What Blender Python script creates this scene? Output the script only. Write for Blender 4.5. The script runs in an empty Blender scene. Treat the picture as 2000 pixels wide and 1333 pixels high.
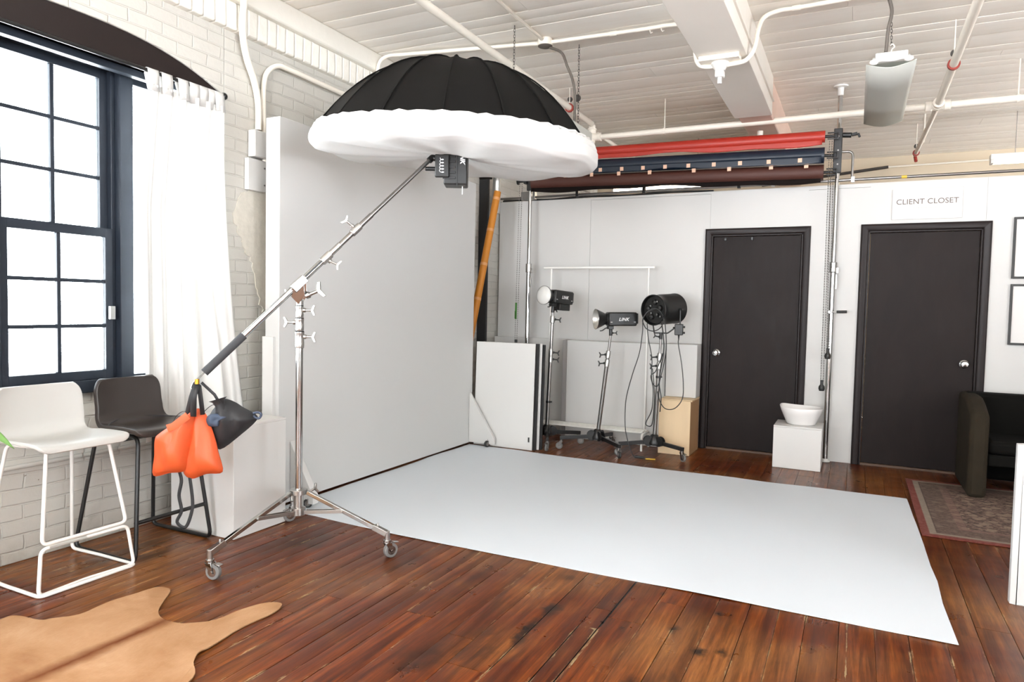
import bpy, bmesh, math, random
from math import sin, cos, pi, radians, sqrt, atan2
from mathutils import Vector, Matrix, noise

random.seed(7)
scn = bpy.context.scene
COL = scn.collection
V = Vector

# ------------------------------------------------------------------ camera
YAW, PITCH, ROLL, FPX = 0.4563316, 0.04877164, 0.02118569, 1363.459
EYE = V((0, 0, 1.32))
fw = V((-sin(YAW) * cos(PITCH), cos(YAW) * cos(PITCH), -sin(PITCH)))
r0 = V((cos(YAW), sin(YAW), 0)); u0 = r0.cross(fw)
rt = r0 * cos(ROLL) + u0 * sin(ROLL); up = rt.cross(fw)
cd = bpy.data.cameras.new('camera'); cam = bpy.data.objects.new('camera', cd); COL.objects.link(cam)
cam.matrix_world = Matrix(((rt.x, up.x, -fw.x, EYE.x), (rt.y, up.y, -fw.y, EYE.y), (rt.z, up.z, -fw.z, EYE.z), (0, 0, 0, 1)))
cd.sensor_width = 36; cd.lens = FPX / 2000 * 36; cd.clip_start = 0.05; cd.clip_end = 200
scn.camera = cam

# ------------------------------------------------------------------ light and exposure
scn.view_settings.view_transform = 'Standard'
scn.view_settings.look = 'None'
scn.view_settings.exposure = 0.63
scn.view_settings.gamma = 1.0
scn.view_settings.use_curve_mapping = False
wd = bpy.data.worlds.new('overcast_sky'); scn.world = wd; wd.use_nodes = True
bg = wd.node_tree.nodes['Background']
bg.inputs[1].default_value = 1.0
# overcast sky; the brighter lower half is added as uplight for the ceiling
_n = wd.node_tree.nodes; _l = wd.node_tree.links
_tc = _n.new('ShaderNodeTexCoord'); _sp = _n.new('ShaderNodeSeparateXYZ'); _rp = _n.new('ShaderNodeValToRGB')
_ma = _n.new('ShaderNodeMath'); _ma.operation = 'MULTIPLY_ADD'; _ma.inputs[1].default_value = 0.5; _ma.inputs[2].default_value = 0.5
_e = _rp.color_ramp.elements
_e[0].position = 0.47; _e[0].color = (0.95, 0.985, 1.03, 1); _e[1].position = 0.53; _e[1].color = (0.298, 0.320, 0.341, 1)
_sc = _n.new('ShaderNodeVectorMath'); _sc.operation = 'SCALE'; _sc.inputs['Scale'].default_value = 29.0
_l.new(_tc.outputs['Generated'], _sp.inputs[0]); _l.new(_sp.outputs[2], _ma.inputs[0]); _l.new(_ma.outputs[0], _rp.inputs[0])
_l.new(_rp.outputs[0], _sc.inputs[0]); _l.new(_sc.outputs[0], bg.inputs[0])
try:
    scn.cycles.max_bounces = 12; scn.cycles.diffuse_bounces = 7; scn.cycles.glossy_bounces = 4
    scn.cycles.transparent_max_bounces = 12; scn.cycles.transmission_bounces = 6
    scn.cycles.caustics_reflective = False; scn.cycles.caustics_refractive = False
    scn.cycles.sample_clamp_indirect = 6.0
    scn.cycles.use_denoising = True
except Exception:
    pass

def portal(name, c, sx, sy, direction):
    """a sky portal lying in a window opening (guides daylight sampling only)"""
    l = bpy.data.lights.new(name, 'AREA'); l.shape = 'RECTANGLE'; l.size = sx; l.size_y = sy
    o = bpy.data.objects.new(name, l); COL.objects.link(o)
    o.location = c; o.rotation_euler = V(direction).to_track_quat('-Z', 'Y').to_euler()
    l.cycles.is_portal = True
portal('window_daylight', (-3.97, 2.27, 1.72), 1.75, 2.1, (1, 0, 0))

# ------------------------------------------------------------------ materials
def lin(h):
    h = h.lstrip('#'); o = []
    for i in (0, 2, 4):
        c = int(h[i:i + 2], 16) / 255
        o.append(c / 12.92 if c <= 0.04045 else ((c + 0.055) / 1.055) ** 2.4)
    return tuple(o) + (1,)

class NT:
    def __init__(s, name):
        s.m = bpy.data.materials.new(name); s.m.use_nodes = True
        s.t = s.m.node_tree; s.b = s.t.nodes['Principled BSDF']; s.out = s.t.nodes['Material Output']
    def n(s, typ, **k):
        x = s.t.nodes.new(typ)
        for a, v in k.items():
            setattr(x, a, v)
        return x
    def l(s, a, b): s.t.links.new(a, b)
    def coord(s, scale=(1, 1, 1), kind='Object'):
        t = s.n('ShaderNodeTexCoord'); m = s.n('ShaderNodeMapping'); m.inputs['Scale'].default_value = scale
        s.l(t.outputs[kind], m.inputs[0]); return m.outputs[0]
    def noise(s, vec, scale=5, detail=4, rough=0.55, dist=0):
        x = s.n('ShaderNodeTexNoise'); x.inputs['Scale'].default_value = scale; x.inputs['Detail'].default_value = detail
        x.inputs['Roughness'].default_value = rough; x.inputs['Distortion'].default_value = dist
        s.l(vec, x.inputs['Vector']); return x.outputs['Fac']
    def ramp(s, fac, stops):
        x = s.n('ShaderNodeValToRGB'); e = x.color_ramp.elements
        while len(e) < len(stops): e.new(0.5)
        for i, (p, c) in enumerate(stops):
            e[i].position = p; e[i].color = lin(c) if isinstance(c, str) else (c, c, c, 1)
        s.l(fac, x.inputs[0]); return x.outputs[0]
    def mix(s, fac, a, b, mode='MIX'):
        x = s.n('ShaderNodeMixRGB', blend_type=mode)
        for sock, v in ((x.inputs[0], fac), (x.inputs[1], a), (x.inputs[2], b)):
            if isinstance(v, (int, float)): sock.default_value = v if sock == x.inputs[0] else (v, v, v, 1)
            elif isinstance(v, str): sock.default_value = lin(v)
            elif isinstance(v, tuple): sock.default_value = v
            else: s.l(v, sock)
        return x.outputs[0]
    def math(s, op, a, b=0.0, c=None):
        x = s.n('ShaderNodeMath', operation=op)
        for i, v in enumerate((a, b) if c is None else (a, b, c)):
            if isinstance(v, (int, float)): x.inputs[i].default_value = v
            else: s.l(v, x.inputs[i])
        return x.outputs[0]
    def bump(s, h, strength=0.3, dist=0.01, normal=None):
        x = s.n('ShaderNodeBump'); x.inputs['Strength'].default_value = strength; x.inputs['Distance'].default_value = dist
        s.l(h, x.inputs['Height'])
        if normal is not None: s.l(normal, x.inputs['Normal'])
        s.l(x.outputs[0], s.b.inputs['Normal']); return x.outputs[0]
    def base(s, c):
        if isinstance(c, str): s.b.inputs['Base Color'].default_value = lin(c)
        else: s.l(c, s.b.inputs['Base Color'])
    def rough(s, v):
        if isinstance(v, (int, float)): s.b.inputs['Roughness'].default_value = v
        else: s.l(v, s.b.inputs['Roughness'])

def simple(name, col, rough=0.5, metal=0.0, var=0.06, scale=8, bump=0.0, bscale=60, spec=0.5, sheen=0.0, stretch=(1, 1, 1)):
    """a plain procedural material: slight colour variation and fine surface grain"""
    t = NT(name); c = t.coord(stretch); nz = t.noise(c, scale, 3)
    a = lin(col); d = tuple(max(0, v * (1 - var)) for v in a[:3]) + (1,); e = tuple(min(1, v * (1 + var)) for v in a[:3]) + (1,)
    t.base(t.mix(nz, d, e))
    t.rough(rough); t.b.inputs['Metallic'].default_value = metal; t.b.inputs['Specular IOR Level'].default_value = spec
    if sheen: t.b.inputs['Sheen Weight'].default_value = sheen; t.b.inputs['Sheen Roughness'].default_value = 0.5
    if bump: t.bump(t.noise(c, bscale, 3), bump, 0.004)
    return t.m

M = {}
M['white_paint'] = simple('white_paint', '#cbcac7', 0.5, var=0.02, scale=3, bump=0.06, bscale=30)
M['white_lam'] = simple('white_laminate', '#d6d5d2', 0.42, var=0.015, scale=2, bump=0.02)
M['white_plastic'] = simple('white_plastic', '#dddcd8', 0.35, var=0.015)
M['white_metal'] = simple('white_enamel_metal', '#ebeae5', 0.3, var=0.02)
M['pipe_white'] = simple('painted_pipe_white', '#e6e0d4', 0.45, var=0.04, scale=12, bump=0.08, bscale=40)
M['black_fab'] = simple('black_umbrella_fabric', '#090807', 0.7, var=0.25, scale=3, bump=0.12, bscale=14, spec=0.12)
M['black_plastic'] = simple('black_plastic', '#191918', 0.42, var=0.2, bump=0.04)
M['black_metal'] = simple('black_powdercoat', '#161616', 0.38, var=0.2)
M['black_nylon'] = simple('black_nylon', '#1a1a1d', 0.6, var=0.35, scale=9, bump=0.35, bscale=12, sheen=0.1)
M['denim'] = simple('dark_blue_cloth', '#3a4558', 0.7, var=0.3, scale=12, bump=0.2)
M['black_leather'] = simple('black_faux_leather', '#2f2926', 0.36, var=0.15, scale=5, bump=0.1, bscale=160)
M['chrome'] = simple('chrome', '#b9b8b6', 0.1, 1.0, var=0.02)
M['satin'] = simple('satin_steel', '#8f8c89', 0.28, 1.0, var=0.06, scale=30)
M['alu'] = simple('cast_aluminium', '#b4b2ae', 0.3, 1.0, var=0.08, scale=20, bump=0.05)
M['rubber'] = simple('grey_rubber', '#6f6d6b', 0.6, var=0.1)
M['rubber_dark'] = simple('dark_rubber', '#2b2b2b', 0.6, var=0.1)
M['foam_grip'] = simple('dark_foam_grip', '#3a3b3e', 0.85, var=0.15, bump=0.2, bscale=90)
M['orange'] = simple('orange_nylon', '#cc5428', 0.5, var=0.16, scale=7, bump=0.8, bscale=7)
M['brass'] = simple('brass', '#cf9a3c', 0.3, 1.0)
M['red_roll'] = simple('red_vinyl_roll', '#a3281a', 0.45, var=0.06, scale=4)
M['blue_roll'] = simple('navy_vinyl_roll', '#0e1c2c', 0.45, var=0.1, scale=4)
M['brown_roll'] = simple('brown_paper_roll', '#46231a', 0.6, var=0.1, scale=4)
M['dark_under'] = simple('dark_roll_core', '#120b09', 0.8, spec=0.15)
M['tape'] = simple('pale_pink_tape', '#e0b9a0', 0.7, var=0.05)
M['amber'] = simple('amber_paper', '#b9741c', 0.55, var=0.1, scale=5, stretch=(1, 1, .3))
M['tape_amber'] = simple('tan_tape', '#c98f5a', 0.5)
M['ply'] = simple('birch_plywood', '#e0c6a0', 0.55, var=0.08, scale=5, stretch=(3, 3, .6))
M['ply_side'] = simple('plywood_side', '#a98560', 0.6, var=0.12, scale=5, stretch=(3, 3, .6))
M['foam_black'] = simple('black_foamcore', '#1c1b1b', 0.7)
M['grey_edge'] = simple('grey_edge_band', '#8d8987', 0.5, var=0.12, scale=14, stretch=(3, 3, .5))
M['flat_paint'] = simple('flat_grey_white_paint', '#c5c5c3', 0.5, var=0.015, scale=2, bump=0.02)
M['stool_white'] = simple('stool_white_plastic', '#b6b5b1', 0.45, var=0.01)
M['ceramic'] = simple('white_ceramic', '#eeecea', 0.2, var=0.01)
M['velvet'] = simple('olive_brown_velvet', '#2c261d', 0.9, var=0.35, scale=7, bump=0.1, spec=0.15)
M['velvet_dark'] = simple('black_brown_upholstery', '#11100e', 0.9, var=0.2, scale=7, spec=0.1)
M['black_paint'] = simple('black_trim_paint', '#211a19', 0.42, var=0.15, scale=10, bump=0.1, bscale=25, spec=0.22)
M['window_paint'] = simple('black_window_paint_flare_tint', '#232932', 0.5, var=0.25, scale=11, bump=0.15, bscale=40, spec=0.3)  # near-black paint; the blue of window flare is mixed into its colour
M['fixture'] = simple('grey_fixture_housing', '#b4b5ae', 0.45, var=0.03, scale=3)
M['leaf'] = simple('fresh_green_leaf', '#66904a', 0.5, var=0.12)
M['red_iron'] = simple('red_painted_iron', '#8d2d22', 0.5, var=0.15)
M['dark_iron'] = simple('dark_iron', '#332e2a', 0.5, var=0.2)
M['cable'] = simple('grey_flex_cable', '#5c554e', 0.6, var=0.15)
M['white_text'] = simple('white_lettering', '#e9e9e9', 0.5)
M['grey_text'] = simple('grey_brown_lettering', '#6b6059', 0.6)
M['pale_text'] = simple('pale_lettering', '#b5aea8', 0.6)
M['yellow'] = simple('yellow_tag', '#d8b23a', 0.5)
M['green_tape'] = simple('green_tape', '#3f7a2c', 0.5)
M['reflector'] = simple('silver_reflector_dish', '#d9d8d2', 0.28, 0.9, var=0.03)
M['duct'] = simple('flexible_duct', '#bdbdb8', 0.35, 0.6, bump=0.3, bscale=30)

def glow(name, col, s):
    t = NT(name); t.b.inputs['Emission Color'].default_value = lin(col); t.b.inputs['Emission Strength'].default_value = s
    t.base(col); return t.m
M['tube_light'] = glow('fluorescent_tube', '#fff0dc', 9.0)

def glass():
    t = NT('window_glass'); tr = t.n('ShaderNodeBsdfTransparent'); gl = t.n('ShaderNodeBsdfGlossy'); gl.inputs['Roughness'].default_value = 0.03
    tr.inputs[0].default_value = (0.97, 0.985, 0.985, 1)
    fr = t.n('ShaderNodeFresnel'); fr.inputs[0].default_value = 1.35
    mx = t.n('ShaderNodeMixShader'); t.l(fr.outputs[0], mx.inputs[0]); t.l(tr.outputs[0], mx.inputs[1]); t.l(gl.outputs[0], mx.inputs[2])
    t.l(mx.outputs[0], t.out.inputs[0]); return t.m
M['glass'] = glass()

def cloth(name, col, trans):
    t = NT(name); c = t.coord(); nz = t.noise(c, 30, 3)
    t.base(t.mix(nz, tuple(v * .96 for v in lin(col)[:3]) + (1,), col)); t.rough(0.85)
    tl = t.n('ShaderNodeBsdfTranslucent'); tl.inputs[0].default_value = lin(col)
    mx = t.n('ShaderNodeMixShader'); mx.inputs[0].default_value = trans
    t.l(t.b.outputs[0], mx.inputs[1]); t.l(tl.outputs[0], mx.inputs[2]); t.l(mx.outputs[0], t.out.inputs[0])
    t.bump(t.noise(c, 7, 3), 0.2, 0.01)
    return t.m
M['curtain'] = cloth('sheer_white_curtain', '#e2e1de', 0.2)
M['diffuser'] = cloth('white_diffusion_fabric', '#eeeeec', 0.28)

def brick():
    t = NT('white_painted_brick')
    co = t.n('ShaderNodeTexCoord'); sp = t.n('ShaderNodeSeparateXYZ'); t.l(co.outputs['Object'], sp.inputs[0])
    nzv = t.noise(co.outputs['Object'], 3.0, 3)
    cb = t.n('ShaderNodeCombineXYZ')
    t.l(t.math('ADD', t.math('ADD', sp.outputs[1], sp.outputs[0]), t.math('MULTIPLY', nzv, 0.06)), cb.inputs[0])
    t.l(t.math('ADD', sp.outputs[2], t.math('MULTIPLY', t.noise(co.outputs['Object'], 2.2, 2), 0.03)), cb.inputs[1])
    br = t.n('ShaderNodeTexBrick'); t.l(cb.outputs[0], br.inputs['Vector'])
    br.inputs['Scale'].default_value = 1.0; br.inputs['Brick Width'].default_value = 0.205; br.inputs['Row Height'].default_value = 0.076
    br.inputs['Mortar Size'].default_value = 0.006; br.inputs['Mortar Smooth'].default_value = 0.6
    br.inputs['Color1'].default_value = (1, 1, 1, 1); br.inputs['Color2'].default_value = (.72, .72, .72, 1); br.inputs['Mortar'].default_value = (0, 0, 0, 1)
    n1 = t.noise(co.outputs['Object'], 14, 5, 0.6); n2 = t.noise(co.outputs['Object'], 1.7, 4)
    h = t.math('ADD', t.math('MULTIPLY', br.outputs['Color'], 0.7), t.math('MULTIPLY', n1, 0.55))
    t.bump(h, 0.7, 0.010)
    chips = t.math('GREATER_THAN', t.noise(co.outputs['Object'], 22, 4, 0.6), 0.735)
    low = t.math('LESS_THAN', sp.outputs[2], 0.5)
    ch = t.math('MULTIPLY', chips, t.math('ADD', t.math('MULTIPLY', low, 0.75), 0.08))
    col = t.mix(n2, '#b5b2aa', '#c6c4bd')
    grime = t.ramp(sp.outputs[2], [(0.0, 1.0), (0.16, 0.0)])
    col = t.mix(t.math('MULTIPLY', t.math('MULTIPLY', grime, n1), 0.9), col, '#7a6f5f')
    t.base(t.mix(ch, col, '#5e4636')); t.rough(0.6); return t.m
M['brick'] = brick()

def soldier():
    t = NT('white_painted_soldier_brick')
    co = t.n('ShaderNodeTexCoord'); sp = t.n('ShaderNodeSeparateXYZ'); t.l(co.outputs['Object'], sp.inputs[0])
    w = t.math('PINGPONG', t.math('ADD', sp.outputs[1], t.math('MULTIPLY', t.noise(co.outputs['Object'], 4, 2), .02)), 0.041)
    g = t.math('MINIMUM', t.math('MULTIPLY', w, 90), 1.0)
    n1 = t.noise(co.outputs['Object'], 16, 4)
    t.bump(t.math('ADD', g, t.math('MULTIPLY', n1, 0.6)), 0.6, 0.009)
    t.base(t.mix(n1, '#dcd8ce', '#ebe8e0')); t.rough(0.6); return t.m
M['soldier'] = soldier()
M['plaster'] = simple('rough_white_plaster', '#e4e1d8', 0.65, var=0.05, scale=5, bump=0.5, bscale=18)

def wood_floor():
    t = NT('worn_red_brown_floorboards')
    at = t.n('ShaderNodeAttribute', attribute_name='plank')
    co = t.n('ShaderNodeTexCoord'); sp = t.n('ShaderNodeSeparateXYZ'); t.l(co.outputs['Object'], sp.inputs[0])
    cb = t.n('ShaderNodeCombineXYZ')
    t.l(t.math('MULTIPLY', sp.outputs[0], 26), cb.inputs[0])
    t.l(t.math('ADD', t.math('MULTIPLY', sp.outputs[1], 1.3), t.math('MULTIPLY', at.outputs['Fac'], 37)), cb.inputs[1])
    t.l(t.math('MULTIPLY', at.outputs['Fac'], 11), cb.inputs[2])
    g = t.noise(cb.outputs[0], 1.0, 6, 0.62, 0.6)
    big = t.noise(co.outputs['Object'], 1.1, 4, 0.6)
    fine = t.noise(cb.outputs[0], 5.0, 4, 0.7)
    col = t.ramp(g, [(0.22, '#1e0a03'), (0.42, '#4f1f07'), (0.58, '#77370d'), (0.8, '#985c22')])
    col = t.mix(t.math('MULTIPLY', at.outputs['Fac'], 0.55), col, '#3c180b')
    # worn golden zones where the finish has gone
    worn = t.ramp(t.noise(co.outputs['Object'], 0.75, 4, 0.6, 0.5), [(0.44, 0.0), (0.62, 1.0)])
    col = t.mix(t.math('MULTIPLY', worn, 0.6), col, t.ramp(g, [(0.3, '#6b4322'), (0.7, '#a5733f')]))
    # dark stains
    st = t.ramp(t.noise(t.coord((3.2, 1.5, 1)), 1.0, 5, 0.62, 0.3), [(0.57, 0.0), (0.70, 1.0)])
    col = t.mix(t.math('MULTIPLY', t.ramp(fine, [(0.35, 1.0), (0.6, 0.0)]), 0.45), col, '#2a1207')
    col = t.mix(t.math('MULTIPLY', st, t.math('MULTIPLY_ADD', fine, 0.6, 0.4)), col, '#150b06')
    # pale flecks and filled seams running with the boards
    cb2 = t.n('ShaderNodeCombineXYZ'); t.l(t.math('MULTIPLY', sp.outputs[0], 90), cb2.inputs[0]); t.l(t.math('MULTIPLY', sp.outputs[1], 20), cb2.inputs[1])
    fl = t.ramp(t.noise(cb2.outputs[0], 1.0, 5, 0.7), [(0.70, 0.0), (0.735, 1.0)])
    wear = t.ramp(t.noise(co.outputs['Object'], 1.9, 3), [(0.45, 0.0), (0.62, 1.0)])
    edge = t.n('ShaderNodeAttribute', attribute_name='seam')
    fl2 = t.math('MULTIPLY', t.ramp(t.noise(cb2.outputs[0], 0.35, 6, 0.75), [(0.53, 0.0), (0.6, 1.0)]), edge.outputs['Fac'])
    col = t.mix(t.math('MULTIPLY', t.math('MAXIMUM', fl, fl2), t.math('MULTIPLY_ADD', wear, 0.8, 0.1)), col, '#a8916c')
    # particular marks: burn stains, a wide open joint and the loose board with crumbling filler round it
    X, Y = sp.outputs[0], sp.outputs[1]; nn = t.noise(co.outputs['Object'], 16, 5, 0.65); nw = t.math('MULTIPLY_ADD', nn, 2.2, -1.1)
    for sx, sy, rx, ry, k in ((-1.144, 2.79, .05, .10, .9), (-1.162, 2.55, .035, .13, .95), (-1.14, 2.45, .03, .08, .6), (-1.213, 3.15, .05, .05, .45), (-.629, 2.85, .03, .05, .9), (-.503, 2.70, .04, .05, .95), (-.411, 2.75, .03, .05, .9), (-.488, 3.09, .025, .035, .8), (-.751, 3.18, .02, .04, .7), (-1.6, 2.95, .05, .09, .35), (-.66, 2.35, .04, .1, .7)):
        dx = t.math('MULTIPLY', t.math('SUBTRACT', X, sx), 1 / rx); dy = t.math('MULTIPLY', t.math('SUBTRACT', Y, sy), 1 / ry)
        d = t.math('ADD', t.math('SQRT', t.math('ADD', t.math('MULTIPLY', dx, dx), t.math('MULTIPLY', dy, dy))), nw)
        col = t.mix(t.math('MULTIPLY', t.ramp(d, [(0.25, 1.0), (1.0, 0.0)]), k), col, '#120a06')
    def band(v, c, w): return t.math('LESS_THAN', t.math('ABSOLUTE', t.math('SUBTRACT', v, c)), w)
    def rng(v, a, b): return t.math('MULTIPLY', t.math('GREATER_THAN', v, a), t.math('LESS_THAN', v, b))
    wob = t.math('MULTIPLY_ADD', nn, 0.03, -0.0115); nh = t.noise(t.coord((40, 9, 1)), 1.0, 5, 0.7)
    fill = t.math('MULTIPLY', band(X, -.983, t.math('MULTIPLY_ADD', nh, .03, -.008)), rng(Y, 1.6, 2.69))
    fill = t.math('MAXIMUM', fill, t.math('MULTIPLY', band(X, -.903, t.math('MULTIPLY_ADD', nh, .034, -.008)), rng(Y, 1.6, 2.70)))
    fill = t.math('MAXIMUM', fill, t.math('MULTIPLY', band(Y, 2.692, t.math('MULTIPLY_ADD', nh, .02, -.004)), rng(X, -.985, -.90)))
    fill = t.math('MAXIMUM', fill, t.math('MULTIPLY', band(X, -1.145, t.math('MULTIPLY_ADD', nh, .03, -.0125)), rng(Y, 1.6, 2.6)))
    for px in (-.25, -.14, .02): fill = t.math('MAXIMUM', fill, t.math('MULTIPLY', band(X, px, t.math('MULTIPLY_ADD', nh, .02, -.0085)), rng(Y, 2.3, 3.3)))
    brk = t.ramp(t.noise(t.coord((30, 5, 1)), 1.0, 5, 0.7), [(0.44, 0.0), (0.56, 1.0)])
    col = t.mix(t.math('MULTIPLY', t.math('MULTIPLY', fill, brk), 0.8), col, '#97825f')
    crack = t.math('MULTIPLY', band(X, -.9025, .0055), rng(Y, 2.72, 3.4))
    for cx, a, b in ((-.983, 1.6, 2.69), (-.906, 1.6, 2.7), (-1.143, 2.2, 3.4)): crack = t.math('MAXIMUM', crack, t.math('MULTIPLY', band(X, cx, .0022), rng(Y, a, b)))
    col = t.mix(crack, col, '#080403')
    t.base(col)
    t.rough(t.math('MULTIPLY_ADD', t.noise(co.outputs['Object'], 6, 4), 0.3, 0.17))
    t.b.inputs['Specular IOR Level'].default_value = 0.22
    t.bump(t.math('ADD', g, t.math('MULTIPLY', fl, -0.6)), 0.18, 0.004)
    return t.m
M['floor'] = wood_floor()

def ceiling_mat():
    t = NT('white_painted_ceiling_boards'); at = t.n('ShaderNodeAttribute', attribute_name='plank')
    c = t.coord((0.5, 5, 1)); n1 = t.noise(c, 3, 5, 0.6); n2 = t.noise(t.coord(), 0.9, 3)
    col = t.mix(n1, '#efe9df', '#faf8f3')
    col = t.mix(t.math('MULTIPLY', at.outputs['Fac'], 0.35), col, '#ece5d9')
    t.base(col); t.rough(0.5); t.bump(n1, 0.25, 0.006); return t.m
M['ceiling'] = ceiling_mat()
M['beam'] = simple('painted_timber_beam', '#ece7de', 0.5, var=0.05, scale=3, bump=0.2, bscale=9)
M['old_paint'] = simple('old_pinkish_paint', '#d3b8a8', 0.6, var=0.08, scale=5, bump=0.2)
M['far_wall'] = simple('far_painted_wall', '#cdbfa8', 0.6, var=0.08, scale=2, bump=0.2, bscale=6)

def door_mat():
    t = NT('black_painted_door'); c = t.coord((2.2, 1, 0.9)); n1 = t.noise(c, 2.2, 5, 0.6, 0.8); n2 = t.noise(t.coord((14, 1, 1.2)), 3, 4)
    t.b.inputs['Specular IOR Level'].default_value = 0.14; t.base(t.mix(n1, '#171110', '#261e1c')); t.rough(t.math('MULTIPLY_ADD', n2, 0.25, 0.36)); t.bump(n2, 0.12, 0.003); return t.m
M['door'] = door_mat()

def paper():
    t = NT('grey_white_seamless_paper'); c = t.coord(); n1 = t.noise(c, 0.8, 3); n2 = t.noise(c, 3, 3)
    t.base(t.mix(n1, '#d3dae1', '#d9e0e6')); t.rough(0.62); t.bump(n2, 0.06, 0.01); return t.m
M['paper'] = paper()

def hide():
    t = NT('tan_cowhide'); co = t.n('ShaderNodeTexCoord'); sp = t.n('ShaderNodeSeparateXYZ'); t.l(co.outputs['Object'], sp.inputs[0])
    n1 = t.noise(co.outputs['Object'], 3.2, 5, 0.6, 0.4); n2 = t.noise(t.coord((30, 7, 7)), 6, 3, 0.7); n3 = t.noise(co.outputs['Object'], 9, 4)
    col = t.ramp(n1, [(0.28, '#835c40'), (0.45, '#9c7857'), (0.6, '#ab8868'), (0.75, '#bb9b7d')])
    col = t.mix(t.math('MULTIPLY', n2, 0.5), col, '#8a5c35')
    d = t.math('ABSOLUTE', t.math('ADD', sp.outputs[0], t.math('MULTIPLY_ADD', n3, 0.05, 0.325)))
    sw = t.math('SUBTRACT', 1.0, t.math('MINIMUM', t.math('MULTIPLY', d, 17), 1.0))
    col = t.mix(t.math('MULTIPLY', sw, t.math('MULTIPLY_ADD', n1, 0.9, 0.5)), col, '#5e2f0c')
    t.base(col); t.rough(0.8); t.b.inputs['Specular IOR Level'].default_value = 0.2; t.bump(n2, 0.25, 0.004); return t.m
M['hide'] = hide()

def rug_mat():
    t = NT('faded_red_patterned_rug'); co = t.n('ShaderNodeTexCoord'); sp = t.n('ShaderNodeSeparateXYZ'); t.l(co.outputs['Object'], sp.inputs[0])
    n = t.noise(t.coord((9, 22, 1)), 3.0, 5, 0.75, 0.6); vo = t.n('ShaderNodeTexVoronoi'); t.l(t.coord((8, 8, 1)), vo.inputs['Vector']); vo.inputs['Scale'].default_value = 1.6
    fld = t.ramp(n, [(0.40, '#1a100e'), (0.48, '#4a352e'), (0.58, '#7d6858'), (0.72, '#63403a')])
    fld = t.mix(t.math('MULTIPLY', t.math('LESS_THAN', vo.outputs['Distance'], 0.35), 0.45), fld, '#8f7c6a')
    ex = t.math('MINIMUM', sp.outputs[0], t.math('SUBTRACT', 1.9, sp.outputs[0]))
    ey = t.math('MINIMUM', t.math('ADD', sp.outputs[1], 0.8), t.math('SUBTRACT', 0.8, sp.outputs[1]))
    e = t.math('MINIMUM', ex, ey)
    bands = t.ramp(t.math('MULTIPLY', e, 2.0), [(0.0, '#6e271d'), (0.085, '#6e271d'), (0.095, '#84786a'), (0.16, '#84786a'), (0.17, '#2f1d1a'), (0.185, '#55443a'), (0.42, '#55443a'), (0.43, '#70544a'), (0.52, '#70544a'), (0.53, '#382522')])
    inb = t.math('LESS_THAN', e, 0.265)
    mixed = t.mix(0.55, fld, bands)
    edge = t.math('LESS_THAN', e, 0.09)
    col = t.mix(inb, fld, t.mix(edge, mixed, t.mix(0.22, bands, fld)))
    t.base(col); t.rough(0.9); t.bump(n, 0.4, 0.004); return t.m
M['rug'] = rug_mat()

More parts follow.
